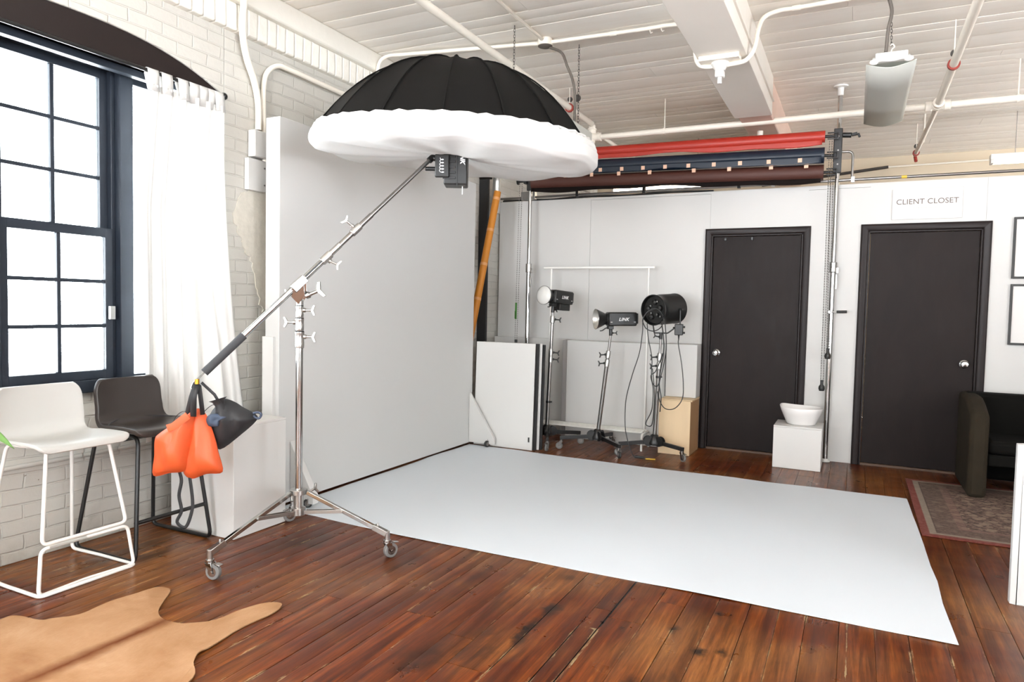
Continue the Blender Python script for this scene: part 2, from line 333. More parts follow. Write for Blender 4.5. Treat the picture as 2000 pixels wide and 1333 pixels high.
# ------------------------------------------------------------------ mesh building
class MB:
    """collects shapes for ONE mesh; o is the origin the given coordinates are measured from"""
    def __init__(s, o=(0, 0, 0)):
        s.v = []; s.f = []; s.o = V(o); s.attr = {}
    def add(s, vs, fs):
        b = len(s.v); s.v += [V(p) - s.o for p in vs]; s.f += [[i + b for i in f] for f in fs]; return s
    def box(s, c, d, rz=0.0, mat=None):
        c = V(c); R = mat if mat is not None else Matrix.Rotation(rz, 3, 'Z')
        vs = [c + R @ V((x * d[0] / 2, y * d[1] / 2, z * d[2] / 2)) for z in (-1, 1) for y in (-1, 1) for x in (-1, 1)]
        return s.add(vs, [[0, 2, 3, 1], [4, 5, 7, 6], [0, 1, 5, 4], [2, 6, 7, 3], [0, 4, 6, 2], [1, 3, 7, 5]])
    def bb(s, a, b):
        a = V(a); b = V(b); return s.box((a + b) / 2, [abs(x) for x in (b - a)])
    def beam(s, p, q, w, h, upv=(0, 0, 1)):
        """square bar from p to q"""
        p = V(p); q = V(q); z = (q - p).normalized(); x = z.cross(V(upv)); x = x.normalized() if x.length > 1e-4 else V((1, 0, 0)); y = x.cross(z)
        R = Matrix((x, y, z)).transposed(); return s.box((p + q) / 2, (w, h, (q - p).length), mat=R)
    def lathe(s, prof, p=(0, 0, 0), ax=(0, 0, 1), n=24, caps=True):
        p = V(p); z = V(ax).normalized(); x = z.orthogonal().normalized(); y = z.cross(x); vs = []; fs = []
        for r, h in prof:
            for i in range(n):
                a = 2 * pi * i / n; vs.append(p + z * h + (x * cos(a) + y * sin(a)) * r)
        for k in range(len(prof) - 1):
            for i in range(n):
                j = (i + 1) % n; fs.append([k * n + i, k * n + j, (k + 1) * n + j, (k + 1) * n + i])
        if caps:
            fs.append(list(range(n))[::-1]); e = (len(prof) - 1) * n; fs.append([e + i for i in range(n)])
        return s.add(vs, fs)
    def cyl(s, p, q, r, r2=None, n=16):
        p = V(p); q = V(q); L = (q - p).length
        return s.lathe([(r, 0), (r if r2 is None else r2, L)], p, q - p, n)
    def tube(s, pts, r, n=8, closed=False, flat=None):
        pts = [V(p) for p in pts]; N = len(pts); vs = []; fs = []; x = None
        for i, p in enumerate(pts):
            if closed: d = pts[(i + 1) % N] - pts[i - 1]
            else: d = pts[min(i + 1, N - 1)] - pts[max(i - 1, 0)]
            d.normalize()
            if x is None: x = d.orthogonal().normalized() if flat is None else (V(flat) - d * d.dot(V(flat))).normalized()
            x = (x - d * x.dot(d)).normalized(); y = d.cross(x); rr = r[i] if isinstance(r, (list, tuple)) else r
            ra, rb = (rr, rr) if flat is None else (rr, rr * 0.12)
            for k in range(n):
                a = 2 * pi * (k + .5) / n; vs.append(p + x * cos(a) * ra + y * sin(a) * rb)
        for i in range(N if closed else N - 1):
            for k in range(n):
                a = i * n + k; b = i * n + (k + 1) % n; c = ((i + 1) % N) * n; fs.append([a, b, c + (k + 1) % n, c + k])
        if not closed: fs.append(list(range(n))[::-1]); fs.append([(N - 1) * n + k for k in range(n)])
        return s.add(vs, fs)
    def grid(s, fn, nu, nv, cu=False):
        vs = [fn(i / (nu if cu else nu - 1), j / (nv - 1)) for j in range(nv) for i in range(nu)]; fs = []
        for j in range(nv - 1):
            for i in range(nu if cu else nu - 1):
                k = (i + 1) % nu; fs.append([j * nu + i, j * nu + k, (j + 1) * nu + k, (j + 1) * nu + i])
        return s.add(vs, fs)
    def prism(s, outl, off):
        n = len(outl); o = V(off); vs = [V(p) for p in outl] + [V(p) + o for p in outl]
        return s.add(vs, [list(range(n))[::-1], [n + i for i in range(n)]] + [[i, (i + 1) % n, n + (i + 1) % n, n + i] for i in range(n)])
    def ball(s, c, r, n=12, sc=(1, 1, 1)):
        c = V(c); pr = [(sin(pi * k / (n // 2)), -cos(pi * k / (n // 2))) for k in range(n // 2 + 1)]
        vs = [c + V((cos(2 * pi * i / n) * a * r * sc[0], sin(2 * pi * i / n) * a * r * sc[1], b * r * sc[2])) for a, b in pr for i in range(n)]
        return s.add(vs, [[k * n + i, k * n + (i + 1) % n, (k + 1) * n + (i + 1) % n, (k + 1) * n + i] for k in range(n // 2) for i in range(n)])

def spline(pts, n=8, closed=False):
    """Catmull-Rom through pts"""
    P = [V(p) for p in pts]; out = []; N = len(P)
    for i in range(N if closed else N - 1):
        a, b, c, d = (P[(i - 1) % N], P[i], P[(i + 1) % N], P[(i + 2) % N]) if closed else (P[max(i - 1, 0)], P[i], P[i + 1], P[min(i + 2, N - 1)])
        for k in range(n):
            t = k / n; out.append(0.5 * ((2 * b) + (c - a) * t + (2 * a - 5 * b + 4 * c - d) * t * t + (3 * b - a - 3 * c + d) * t ** 3))
    if not closed: out.append(P[-1])
    return out

def fillet(pts, r, n=5, closed=False):
    """polyline with rounded corners"""
    P = [V(p) for p in pts]; out = []; N = len(P)
    for i in range(N):
        if not closed and i in (0, N - 1): out.append(P[i]); continue
        a, b, c = P[i - 1], P[i], P[(i + 1) % N]; u = (a - b); w = (c - b); rr = min(r, u.length * .45, w.length * .45)
        p, q = b + u.normalized() * rr, b + w.normalized() * rr
        for k in range(n + 1):
            t = k / n; out.append(p * (1 - t) ** 2 + b * 2 * t * (1 - t) + q * t * t)
    return out

def build(mb, name, mat, parent=None, bevel=0.0, ang=38, solid=0.0, sub=0):
    me = bpy.data.meshes.new(name); me.from_pydata([tuple(p) for p in mb.v], [], mb.f); me.validate(); me.update()
    bm = bmesh.new(); bm.from_mesh(me); bmesh.ops.remove_doubles(bm, verts=bm.verts, dist=1e-6) if not mb.attr else None
    bmesh.ops.recalc_face_normals(bm, faces=bm.faces); bm.to_mesh(me); bm.free()
    me.polygons.foreach_set('use_smooth', [True] * len(me.polygons)); me.set_sharp_from_angle(angle=radians(ang))
    me.materials.append(M[mat] if isinstance(mat, str) else mat)
    o = bpy.data.objects.new(name, me); COL.objects.link(o)
    for k, vals in mb.attr.items():
        a = me.attributes.new(k, 'FLOAT', 'FACE'); a.data.foreach_set('value', vals)
    if solid: md = o.modifiers.new('solid', 'SOLIDIFY'); md.thickness = solid; md.offset = 0
    if bevel: md = o.modifiers.new('bevel', 'BEVEL'); md.width = bevel; md.segments = 2; md.limit_method = 'ANGLE'; md.angle_limit = radians(40)
    if sub: md = o.modifiers.new('sub', 'SUBSURF'); md.levels = sub; md.render_levels = sub
    if parent is not None: o.parent = parent
    else: o.location = mb.o
    return o

def tag(o, label, cat, group=None):
    o['label'] = label; o['category'] = cat
    if group: o['group'] = group
    return o
def thing(name, label, cat, loc=(0, 0, 0), rz=0.0, group=None):
    o = bpy.data.objects.new(name, None); o.empty_display_size = 0.1; COL.objects.link(o)
    o.location = loc; o.rotation_euler = (0, 0, rz); return tag(o, label, cat, group)
def struct(o): o['kind'] = 'structure'; return o
def sroot(name, loc=(0, 0, 0)):
    o = bpy.data.objects.new(name, None); COL.objects.link(o); o.location = loc; return struct(o)
def copy_tree(o, parent=None):
    c = o.copy(); COL.objects.link(c); c.parent = parent
    for ch in [x for x in bpy.data.objects if x.parent == o]: copy_tree(ch, c)
    return c
def lettering(txt, name, mat, parent, mw, size, shear=0.0, fat=0.0, extrude=0.0004, spacing=1.0):
    """text laid into the local frame mw (x = reading direction, z = out of the surface), centred"""
    cu = bpy.data.curves.new(name, 'FONT'); cu.body = txt; cu.size = size; cu.shear = shear; cu.offset = fat; cu.extrude = extrude
    cu.align_x = 'CENTER'; cu.align_y = 'CENTER'; cu.space_character = spacing
    t = bpy.data.objects.new('t', cu); COL.objects.link(t); bpy.context.view_layer.update()
    me = bpy.data.meshes.new_from_object(t.evaluated_get(bpy.context.evaluated_depsgraph_get()))
    bpy.data.objects.remove(t); bpy.data.curves.remove(cu)
    me.transform(mw); me.materials.clear(); me.materials.append(M[mat]); me.name = name
    o = bpy.data.objects.new(name, me); COL.objects.link(o); o.parent = parent; return o
def frame(c, x, z):
    x = V(x).normalized(); z = V(z).normalized(); y = z.cross(x)
    return Matrix(((x.x, y.x, z.x, c[0]), (x.y, y.y, z.y, c[1]), (x.z, y.z, z.z, c[2]), (0, 0, 0, 1)))

# ================================================================== THE SETTING
CEIL = 3.30; WX = -3.55; BACK = 6.825; FAR = 10.0; NEAR = -4.5; RIGHT = 5.5

# floor: individual boards running away from the camera along the window wall
def planks(lo, hi, s0, s1, wfn, lenr, top, thick, along, gap, seed, forced=()):
    rnd = random.Random(seed); m = MB(); val = []; sm = []
    x = lo
    while x < hi:
        w = wfn(x, rnd)
        for B in forced:
            if x + .05 < B < x + w * 1.45: w = B - x; break
        y = s0 - rnd.random() * 2
        while y < s1:
            L = rnd.uniform(*lenr); y1 = min(y + L, s1); ya = max(y, s0)
            if y1 > ya + 0.02:
                dz = rnd.uniform(-0.0012, 0.0); g = gap * rnd.uniform(0.5, 1.6); r = rnd.random()
                e = min(0.006, w * .1)
                xs = [x, x + e, x + w - g - e, x + w - g]
                vs = []
                for yy in (ya, y1 - 0.0015):
                    for i, xx in enumerate(xs):
                        zz = top + dz - (0.0008 if i in (0, 3) else 0)
                        vs.append((xx, yy, zz) if along == 'Y' else (yy, xx, zz))
                for yy in (ya, y1 - 0.0015):
                    for xx in (xs[0], xs[3]): vs.append((xx, yy, top - thick) if along == 'Y' else (yy, xx, top - thick))
                fs = [[0, 1, 5, 4], [1, 2, 6, 5], [2, 3, 7, 6], [0, 4, 10, 8], [3, 9, 11, 7], [0, 8, 9, 3, 2, 1], [4, 5, 6, 7, 11, 10], [8, 10, 11, 9]]
                m.add(vs, fs); val += [r] * 8; sm += [1.0, 0.0, 1.0] + [1.0] * 5
            y += L
        x += w
    m.attr = {'plank': val, 'seam': sm}; return m
fm = planks(-4.1, RIGHT, NEAR, FAR, lambda x, r: (0.083 if x < -1.7 else 0.13) * r.uniform(.95, 1.06), (1.4, 4.2), 0.0, 0.03, 'Y', 0.0022, 3, (-1.305, -1.143, -0.983, -0.903, -0.75, -0.63, -0.505, -0.37, -0.25, -0.14))
fm.bb((-4.1, NEAR, -0.06), (RIGHT, FAR, -0.03)); fm.attr['plank'] += [0.5] * 6; fm.attr['seam'] += [0.0] * 6
struct(build(fm, 'floor', 'floor'))

cm = planks(NEAR, FAR, -3.95, RIGHT, lambda x, r: r.choice((.12, .13, .24, .26)), (2.5, 6.0), 0.0, 0.03, 'X', 0.008, 5)
for p in cm.v: p.z = CEIL - p.z            # boards face down
cm.bb((-3.95, NEAR, CEIL + 0.03), (RIGHT, FAR, CEIL + 0.09)); cm.attr['plank'] += [0.5] * 6; cm.attr['seam'] += [0.0] * 6
struct(build(cm, 'ceiling', 'ceiling'))

# window wall: painted brick with an arched opening and two more window openings behind the camera
A0, A1, SILL = 1.40, 3.13, 0.49
def arch(y): return 2.755 - 0.17 * (abs(y - (A0 + A1) / 2) / ((A1 - A0) / 2)) ** 2.4
m = MB()
for y0, y1 in ((NEAR, -3.9), (-2.3, -1.3), (0.3, A0), (A1, FAR)): m.bb((-3.95, y0, 0), (WX, y1, CEIL))
for y0, y1 in ((-3.9, -2.3), (-1.3, 0.3)):
    m.bb((-3.95, y0, 0), (WX, y1, SILL)); m.bb((-3.95, y0, 2.7), (WX, y1, CEIL))
m.bb((-3.95, A0, 0), (-3.69, A1, SILL))
ys = [A0 + (A1 - A0) * i / 24 for i in range(25)]
m.prism([(WX, y, arch(y)) for y in ys] + [(WX, A1, CEIL), (WX, A0, CEIL)], (-0.4, 0, 0))
m.prism([(-3.69, A0, SILL), (-3.84, A0, 0.84), (-3.95, A0, 0.84), (-3.95, A0, SILL)], (0, A1 - A0, 0))   # sloping apron under the sashes
m.tube([(-3.685, A0, SILL - .012), (-3.685, A1, SILL - .012)], 0.014, 8)
wl = struct(build(m, 'wall_left', 'brick', bevel=0.006))
m = MB().bb((-3.6, 3.0, 3.155), (-3.46, BACK + 3.1, CEIL)); m.bb((-3.6, NEAR, 3.155), (-3.46, 3.0, CEIL))
struct(build(m, 'trim_1', 'plaster', bevel=0.012))
m = MB().bb((-3.6, NEAR, 2.99), (-3.50, FAR - .1, 3.155)); struct(build(m, 'trim_2', 'soldier', bevel=0.01))
# patch of broken plaster on the pier
rnd = random.Random(4); m = MB()
pts = [(3.24, 1.98), (3.33, 2.05), (3.40, 2.08), (3.47, 2.10), (3.52, 1.9), (3.52, 1.5), (3.46, 1.25), (3.40, 1.36), (3.36, 1.55), (3.29, 1.66), (3.25, 1.74), (3.20, 1.86)]
pp = [(p.y + rnd.uniform(-.012, .012), p.z + rnd.uniform(-.012, .012)) for p in spline([(0, y, z) for y, z in pts], 6, closed=True)]
m.prism([(WX + .0005, y, z) for y, z in pp], (0.007, 0, 0))
pl = simple('broken_plaster', '#cbc6ba', 0.8, var=0.16, scale=22, bump=1.0, bscale=20)
struct(build(m, 'trim_3', pl, bevel=0.005))

# window: black arched head board, jambs and three double-hung units with muntins and panes
w1 = sroot('window_1', (-3.8, 2.27, 0.84))
m = MB(w1.location)
m.prism([(-3.562, y, arch(y) - .001) for y in ys] + [(-3.562, A1, 2.585), (-3.562, A0, 2.585)], (-0.06, 0, 0))
build(m, 'head_board', 'black_paint', w1, bevel=0.004)
m = MB(w1.location)
m.bb((-3.87, A0, 2.585), (-3.60, A1, 2.63)); m.bb((-3.68, A0, 2.55), (-3.63, A1, 2.59))      # soffit and moulding
m.bb((-3.87, A0, 0.80), (-3.76, A1, 0.87))
for y0, y1 in ((A0, A0 + .05), (1.90, 1.965), (2.575, 2.655), (A1 - .05, A1)):
    m.bb((-3.87, y0, 0.84), (-3.735 if y0 > 2 else -3.75, y1, 2.6))
for y0, y1 in ((2.552, 2.575),): m.bb((-3.86, y0, 0.86), (-3.78, y1, 2.59))
build(m, 'window_frame', 'window_paint', w1, bevel=0.004)
m = MB(w1.location).box((-3.748, 2.53, 1.24), (0.02, 0.03, 0.075)); build(m, 'latch_plate', 'alu', w1, bevel=0.003)
def sash(y0, y1, z0, z1, x, rows, cols):
    m = MB(w1.location); s = 0.042; b = 0.05
    m.bb((x - .02, y0, z0), (x + .02, y0 + s, z1)); m.bb((x - .02, y1 - s, z0), (x + .02, y1, z1))
    m.bb((x - .019, y0, z0), (x + .019, y1, z0 + b)); m.bb((x - .019, y0, z1 - b), (x + .019, y1, z1))
    ya, yb, za, zb = y0 + s, y1 - s, z0 + b, z1 - b
    for i in range(1, cols): yy = ya + (yb - ya) * i / cols; m.bb((x - .014, yy - .01, za), (x + .014, yy + .01, zb))
    for j in range(1, rows): zz = za + (zb - za) * j / rows; m.bb((x - .0135, ya, zz - .01), (x + .0135, yb, zz + .01))
    o = build(m, 'sash', 'window_paint', w1, bevel=0.003)
    for i in range(cols):
        for j in range(rows):
            p = MB(w1.location); yy = ya + (yb - ya) * i / cols; zz = za + (zb - za) * j / rows
            p.bb((x - .002, yy, zz), (x + .002, yy + (yb - ya) / cols, zz + (zb - za) / rows)); build(p, 'pane', 'glass', o)
for y0, y1 in ((A0 + .05, 1.90), (1.965, 2.552)):
    sash(y0, y1, 1.665, 2.59, -3.835, 3, 2); sash(y0, y1, 0.87, 1.71, -3.79, 3, 2)
sash(2.625, A1 - .02, 0.83, 2.60, -3.80, 1, 1)

# far brick wall, near wall, right wall (windows there light the room; none is in view)
struct(build(MB().bb((-3.95, FAR, 0), (RIGHT, FAR + .2, CEIL)), 'wall_far', 'far_wall'))
m = MB(); xs = [(-3.0, -1.3), (-0.7, 0.6)]; e = -3.95
for a, b in xs: m.bb((e, NEAR - .3, 0), (a, NEAR, CEIL)); m.bb((a, NEAR - .3, 0), (b, NEAR, .6)); m.bb((a, NEAR - .3, 2.8), (b, NEAR, CEIL)); e = b
m.bb((e, NEAR - .3, 0), (RIGHT, NEAR, CEIL)); struct(build(m, 'wall_near', 'white_paint'))
RWIN = ((-3.4, -1.7), (-0.9, 0.8), (7.6, 8.6))
m = MB(); e = NEAR - .3
for a, b in RWIN: m.bb((RIGHT, e, 0), (RIGHT + .3, a, CEIL)); m.bb((RIGHT, a, 0), (RIGHT + .3, b, .6)); m.bb((RIGHT, a, 2.8), (RIGHT + .3, b, CEIL)); e = b
m.bb((RIGHT, e, 0), (RIGHT + .3, FAR + .2, CEIL)); struct(build(m, 'wall_right', 'white_paint'))
for i, (a, b) in enumerate(xs): portal('rear_window_daylight', ((a + b) / 2, NEAR - .31, 1.7), b - a, 2.2, (0, 1, 0))
for a, b in RWIN: portal('side_window_daylight', (RIGHT + .31, (a + b) / 2, 1.7), 2.2, b - a, (-1, 0, 0))
for a, b in ((-3.9, -2.3), (-1.3, 0.3)): portal('left_window_daylight', (-3.97, (a + b) / 2, 1.6), 2.2, b - a, (1, 0, 0))

# partition wall of painted panels (2.45 m high, open above) with two door openings
D1 = (-1.255, -0.45); D2 = (0.072, 0.905); DH = 2.04; TOPW = 2.455
m = MB(); g = 0.0025
def panel(x0, x1, z0, z1, gr=g): m.bb((x0 + gr / 2, BACK, z0), (x1 - gr / 2, BACK + .1, z1))
jt = [(-3.53, -2.48), (-2.48, -1.275)]
panel(-3.53, -2.48, 0, TOPW); panel(-2.48, -1.275, 0, 2.43); m.bb((-2.48, BACK, 2.4325), (-1.275, BACK + .1, TOPW))
panel(-1.275, D1[0], 0, TOPW, 0); panel(D1[0], D1[1], DH, TOPW, 0); m.bb((D1[1], BACK, 0), (-0.42, BACK + .1, TOPW))
panel(-0.42, D2[0], 0, 2.42, 0); m.bb((-0.42, BACK, 2.4225), (D2[0], BACK + .1, TOPW)); panel(D2[0], D2[1], DH, TOPW, 0)
m.bb((D2[1], BACK, 0), (0.92, BACK + .1, TOPW)); panel(0.92, 2.14, 0, TOPW); panel(2.14, 3.36, 0, TOPW); panel(3.36, RIGHT, 0, TOPW)
m.bb((-3.53, BACK + .03, .02), (D1[0] - .01, BACK + .07, TOPW - .01))
struct(build(m, 'wall_back', 'white_paint'))
def door(idx, x0, x1, knob_x):
    r = sroot('door_%d' % idx, ((x0 + x1) / 2, BACK, 0)); L = r.location; t = 0.062
    a, b = x0 - t, x1 + t
    f = MB(L)
    pf = [(0, 0), (0, .018), (.010, .026), (.044, .030), (.058, .022), (t, 0)]; vs = []
    for st in range(4):
        for d, y in pf: vs.append(((x0 - d) if st < 2 else (x1 + d), BACK - y, (DH + d) if st in (1, 2) else 0))
    n = len(pf); f.add(vs, [[k * n + i, k * n + i + 1, (k + 1) * n + i + 1, (k + 1) * n + i] for k in range(3) for i in range(n - 1)] + [[k * n, k * n + n - 1, (k + 1) * n + n - 1, (k + 1) * n] for k in range(3)] + [list(range(n)), [3 * n + i for i in range(n)]])
    for u0, u1 in ((x0, x0 + .014), (x1 - .014, x1)): f.bb((u0, BACK - .012, 0), (u1, BACK + .1, DH))
    f.bb((x0, BACK - .012, DH - .014), (x1, BACK + .1, DH)); build(f, 'door_frame', 'black_paint', r, bevel=0.003)
    s = MB(L).bb((x0 + .017, BACK + .008, .022), (x1 - .017, BACK + .046, DH - .017)); sl = build(s, 'door_slab', 'door', r, bevel=0.002)
    sl2 = MB(L).bb((x0, BACK - .01, 0.0), (x1, BACK + .1, .018)); build(sl2, 'threshold', simple('dark_threshold_%d' % idx, '#57402f', .5), r)
    k = MB(L); k.lathe([(.0, 0), (.034, 0), (.034, .006), (.02, .012), (.012, .02), (.012, .034), (.026, .042), (.029, .055), (.024, .066), (.01, .07), (0, .07)], (knob_x, BACK + .008, .925), (0, -1, 0), 24, caps=False)
    build(k, 'door_knob', 'chrome', sl)
    return r, sl
d1, s1 = door(1, *D1, D1[0] + .075); d2, s2 = door(2, *D2, D2[1] - .085)
for x in (-1.13, -0.89): build(MB(d1.location).box((x, BACK, 2.0), (.022, .02, .03)), 'coat_hook', 'black_metal', s1, bevel=.003)

# ceiling beam with an older section at its far end
struct(build(MB().bb((-1.005, NEAR, 2.98), (-0.70, 6.30, CEIL)).bb((-.72, NEAR, 3.09), (-.685, 6.3, 3.098)), 'trim_4', 'beam', bevel=0.012))
struct(build(MB().bb((-0.985, 6.30, 3.0), (-0.71, FAR, CEIL)), 'trim_5', 'old_paint', bevel=0.012))

# ================================================================== WINDOW WALL: curtain, pipes, boxes
t = thing('curtain_rod', 'thin black curtain rod under the arched window head', 'curtain rod', (-3.535, 2.27, 2.575))
rod = MB(t.location).cyl((-3.535, 1.45, 2.575), (-3.535, 3.10, 2.575), 0.010, n=12); build(rod, 'rod', 'black_metal', t)
build(MB(t.location).ball((-3.535, 3.115, 2.575), 0.022, 14), 'finial', 'black_metal', t)
b = MB(t.location).bb((-3.60, 3.05, 2.568), (-3.5355, 3.062, 2.582)); build(b, 'bracket', 'black_metal', t)

t = thing('curtain', 'sheer white tab top curtain drawn over the right half of the window', 'curtain', (-3.535, 2.88, 2.56))
def curt(u, v):
    top = 2.505; z = 0.50 + (top - 0.50) * v; w = 1 - v
    y = 2.615 + (3.095 - 2.615) * u + w * (0.015 + 0.16 * u ** 2 * w)
    f = 0.017 * sin(u * 34 + 0.6 * sin(u * 9)) * (0.7 + 0.3 * w) + 0.006 * sin(u * 71 + v * 2)
    q = min(1, max(0, (y - 3.0) / .1)); back = min(1, w * 3) * (1 - q * q * (3 - 2 * q))
    return V((-3.522 + f - 0.082 * back, y, z + 0.012 * sin(u * 34) * w))
build(MB(t.location).grid(curt, 110, 26), 'curtain_panel', 'curtain', t, ang=80, solid=0.002)
for u in (0.02, 0.2, 0.42, 0.58, 0.71, 0.83, 0.95):
    c = curt(u, 1.0); y0 = c.y; hw = .034
    loop = [(c.x + .0, 2.47), (-3.535 + .016, 2.56), (-3.535 + .011, 2.586), (-3.535, 2.5885), (-3.535 - .011, 2.586), (-3.535 - .016, 2.56), (c.x - .012, 2.47)]
    mb = MB(t.location).grid(lambda a, b: V((loop[round(b * 6)][0], y0 + (a - .5) * 2 * hw * (1 if b < .9 else .9), loop[round(b * 6)][1])), 4, 7)
    build(mb, 'tab', 'curtain', t, ang=80, solid=0.003)

def pipe(name, label, pts, r, mat='pipe_white', cat='pipe', n=10, group=None, rad=0.0):
    P = fillet(pts, rad, 6) if rad else pts
    c = sum((V(p) for p in pts), V()) / len(pts)
    return tag(build(MB(c).tube(P, r, n), name, mat), label, cat, group)
pipe('conduit', 'thick white conduit bending down the brick wall right of the window', spline([(-3.43, 3.175, 3.3), (-3.44, 3.18, 3.14), (-3.47, 3.20, 2.98), (-3.50, 3.26, 2.85), (-3.515, 3.335, 2.73), (-3.52, 3.375, 2.60), (-3.52, 3.378, 2.43)], 5), 0.022, cat='conduit')
pipe('conduit', 'thin white conduit arching from behind the tall white flat along the brick', spline([(-3.525, 3.44, 2.2), (-3.525, 3.425, 2.55), (-3.525, 3.425, 2.72), (-3.52, 3.45, 2.82), (-3.51, 3.53, 2.885), (-3.505, 3.66, 2.893), (-3.505, 4.24, 2.885), (-3.505, 6.6, 2.87)], 5), 0.017, cat='conduit')
t = thing('junction_box', 'white electrical box at the foot of the bent conduit on brick', 'electrical box', (-3.5, 3.375, 2.25))
build(MB(t.location).bb((WX + .004, 3.315, 2.25), (-3.49, 3.435, 2.42)), 'box', 'white_paint', t, bevel=.004)
build(MB(t.location).bb((-3.49, 3.32, 2.255), (-3.486, 3.43, 2.415)), 'cover', 'white_paint', t, bevel=.002)
t = thing('junction_box', 'pale metal wall panel below the white electrical box', 'electrical box', (-3.52, 3.36, 2.03))
build(MB(t.location).bb((WX + .004, 3.285, 2.035), (-3.51, 3.44, 2.238)), 'box', 'white_paint', t, bevel=.004)
for z in (2.08, 2.19): build(MB(t.location).cyl((-3.51, 3.42, z), (-3.505, 3.42, z), .006, n=8), 'screw', 'satin', t)

# ================================================================== FLOOR COVERINGS
def sheet(outl, o, z0, z1, name, mat, label, cat, div=0.12, wave=0.0):
    """a thin floor covering cut to an outline, its top slightly uneven"""
    me = bpy.data.meshes.new(name); bm = bmesh.new(); vs = [bm.verts.new((x - o[0], y - o[1], z1)) for x, y in outl]
    f = bm.faces.new(vs); bmesh.ops.triangulate(bm, faces=[f]); 
    for _ in range(4):
        es = [e for e in bm.edges if e.calc_length() > div]
        if not es: break
        bmesh.ops.subdivide_edges(bm, edges=es, cuts=1); bmesh.ops.triangulate(bm, faces=[f for f in bm.faces if len(f.verts) > 3])
    for v in bm.verts:
        if wave: v.co.z += max(0, wave * (noise.noise(V((v.co.x * 2.2, v.co.y * 2.2, 3))) + 0.15)) * (2.2 if v.is_boundary else 1)
    r = bmesh.ops.extrude_face_region(bm, geom=list(bm.faces))
    for v in [g for g in r['geom'] if isinstance(g, bmesh.types.BMVert)]: v.co.z -= (z1 - z0)
    bmesh.ops.recalc_face_normals(bm, faces=bm.faces); bm.to_mesh(me); bm.free()
    me.polygons.foreach_set('use_smooth', [True] * len(me.polygons)); me.set_sharp_from_angle(angle=radians(40)); me.materials.append(M[mat])
    ob = bpy.data.objects.new(name, me); COL.objects.link(ob); ob.location = (o[0], o[1], 0); return tag(ob, label, cat)

def dense(pts, st=0.1):
    out = []
    for i, p in enumerate(pts):
        a = V(p).to_2d() if len(p) > 2 else V(p); q = pts[(i + 1) % len(pts)]; b = V(q); n = max(1, int((b - a).length / st))
        out += [tuple(a.lerp(b, k / n)) for k in range(n)]
    return out
paper_outline = dense([(-3.262, 3.305), (-2.93, 3.297), (-2.323, 3.252), (-1.569, 3.255), (-0.885, 3.265), (-0.521, 3.26), (0.424, 3.257), (0.412, 3.7), (0.418, 4.0), (0.408, 4.236), (0.405, 4.6), (0.383, 5.71), (0.30, 5.722), (-0.6, 5.70), (-1.571, 5.69), (-2.5, 5.735), (-3.262, 5.77)])
sheet(paper_outline, (-1.5, 4.5), 0.0005, 0.0025, 'backdrop_paper', 'paper', 'large sheet of pale grey backdrop paper spread over the wooden floor', 'backdrop paper', 0.2, wave=0.004)

hp = [(-3.072, 1.587), (-3.059, 1.641), (-2.935, 1.662), (-2.902, 1.699), (-2.84, 1.771), (-2.843, 1.89), (-2.822, 2.008), (-2.806, 2.103), (-2.734, 2.113), (-2.664, 2.031), (-2.593, 1.947), (-2.521, 1.909), (-2.438, 1.908), (-2.384, 1.933), (-2.32, 2.001), (-2.303, 2.127), (-2.265, 2.221), (-2.209, 2.249), (-2.177, 2.227), (-2.159, 2.157), (-2.174, 2.008), (-2.152, 1.882), (-2.142, 1.816), (-2.144, 1.777), (-2.096, 1.714), (-2.008, 1.638), (-1.97, 1.45), (-1.98, 1.25), (-2.05, 1.0), (-2.15, 0.85), (-2.45, 0.75), (-2.75, 0.72), (-2.95, 0.55), (-3.15, 0.6), (-3.1, 0.9), (-3.0, 1.2), (-3.04, 1.45)]
hs = [(p.x, p.y) for p in spline([(x, y, 0) for x, y in hp], 4, closed=True)]
sheet(hs, (-2.14, 1.5), 0.0005, 0.005, 'cowhide_rug', 'hide', 'tan cowhide rug with a dark back stripe on the floorboards', 'rug', 0.1, wave=0.006)

t = thing('patterned_rug', 'faded red patterned rug under the dark tub armchair', 'rug', (0.41, 5.6, 0))
build(MB().bb((0, -0.8, 0.0005), (1.9, 0.8, 0.009)), 'pile', 'rug', t, bevel=0.003)

# ================================================================== BAR STOOLS
def shell(w_front, w_mid, w_back, hgt, t=0.012):
    """one-piece seat and back: profile from the front lip to the top of the back"""
    pr = spline([(0.235, 0, 0.628), (0.215, 0, 0.650), (0.12, 0, 0.648), (0.0, 0, 0.640), (-0.08, 0, 0.648), (-0.125, 0, 0.690), (-0.142, 0, 0.76), (-0.152, 0, 0.83), (-0.160, 0, hgt)], 5)
    N = len(pr)
    def fn(u, v):
        p = pr[round(v * (N - 1))]
        if v < .45: w = w_front + (w_mid - w_front) * (v / .45) ** 2
        else: w = w_mid + (w_back - w_mid) * min(1, (v - .45) / .3)
        k = 1.0
        if v < .14: k = 1 - 0.22 * (1 - v / .14) ** 2.2
        if v > .84: k = 1 - 0.20 * ((v - .84) / .16) ** 2.6
        s = (u - .5) * 2; c = abs(s) ** 2.5
        edge_lift = 0.022 * c * max(0, 1 - abs(v - .35) / .35)
        wrap = 0.022 * c * min(1, max(0, (v - .5) / .2))
        return V((p.x + wrap, s * w / 2 * k, p.z + edge_lift))
    return MB().grid(fn, 21, N)
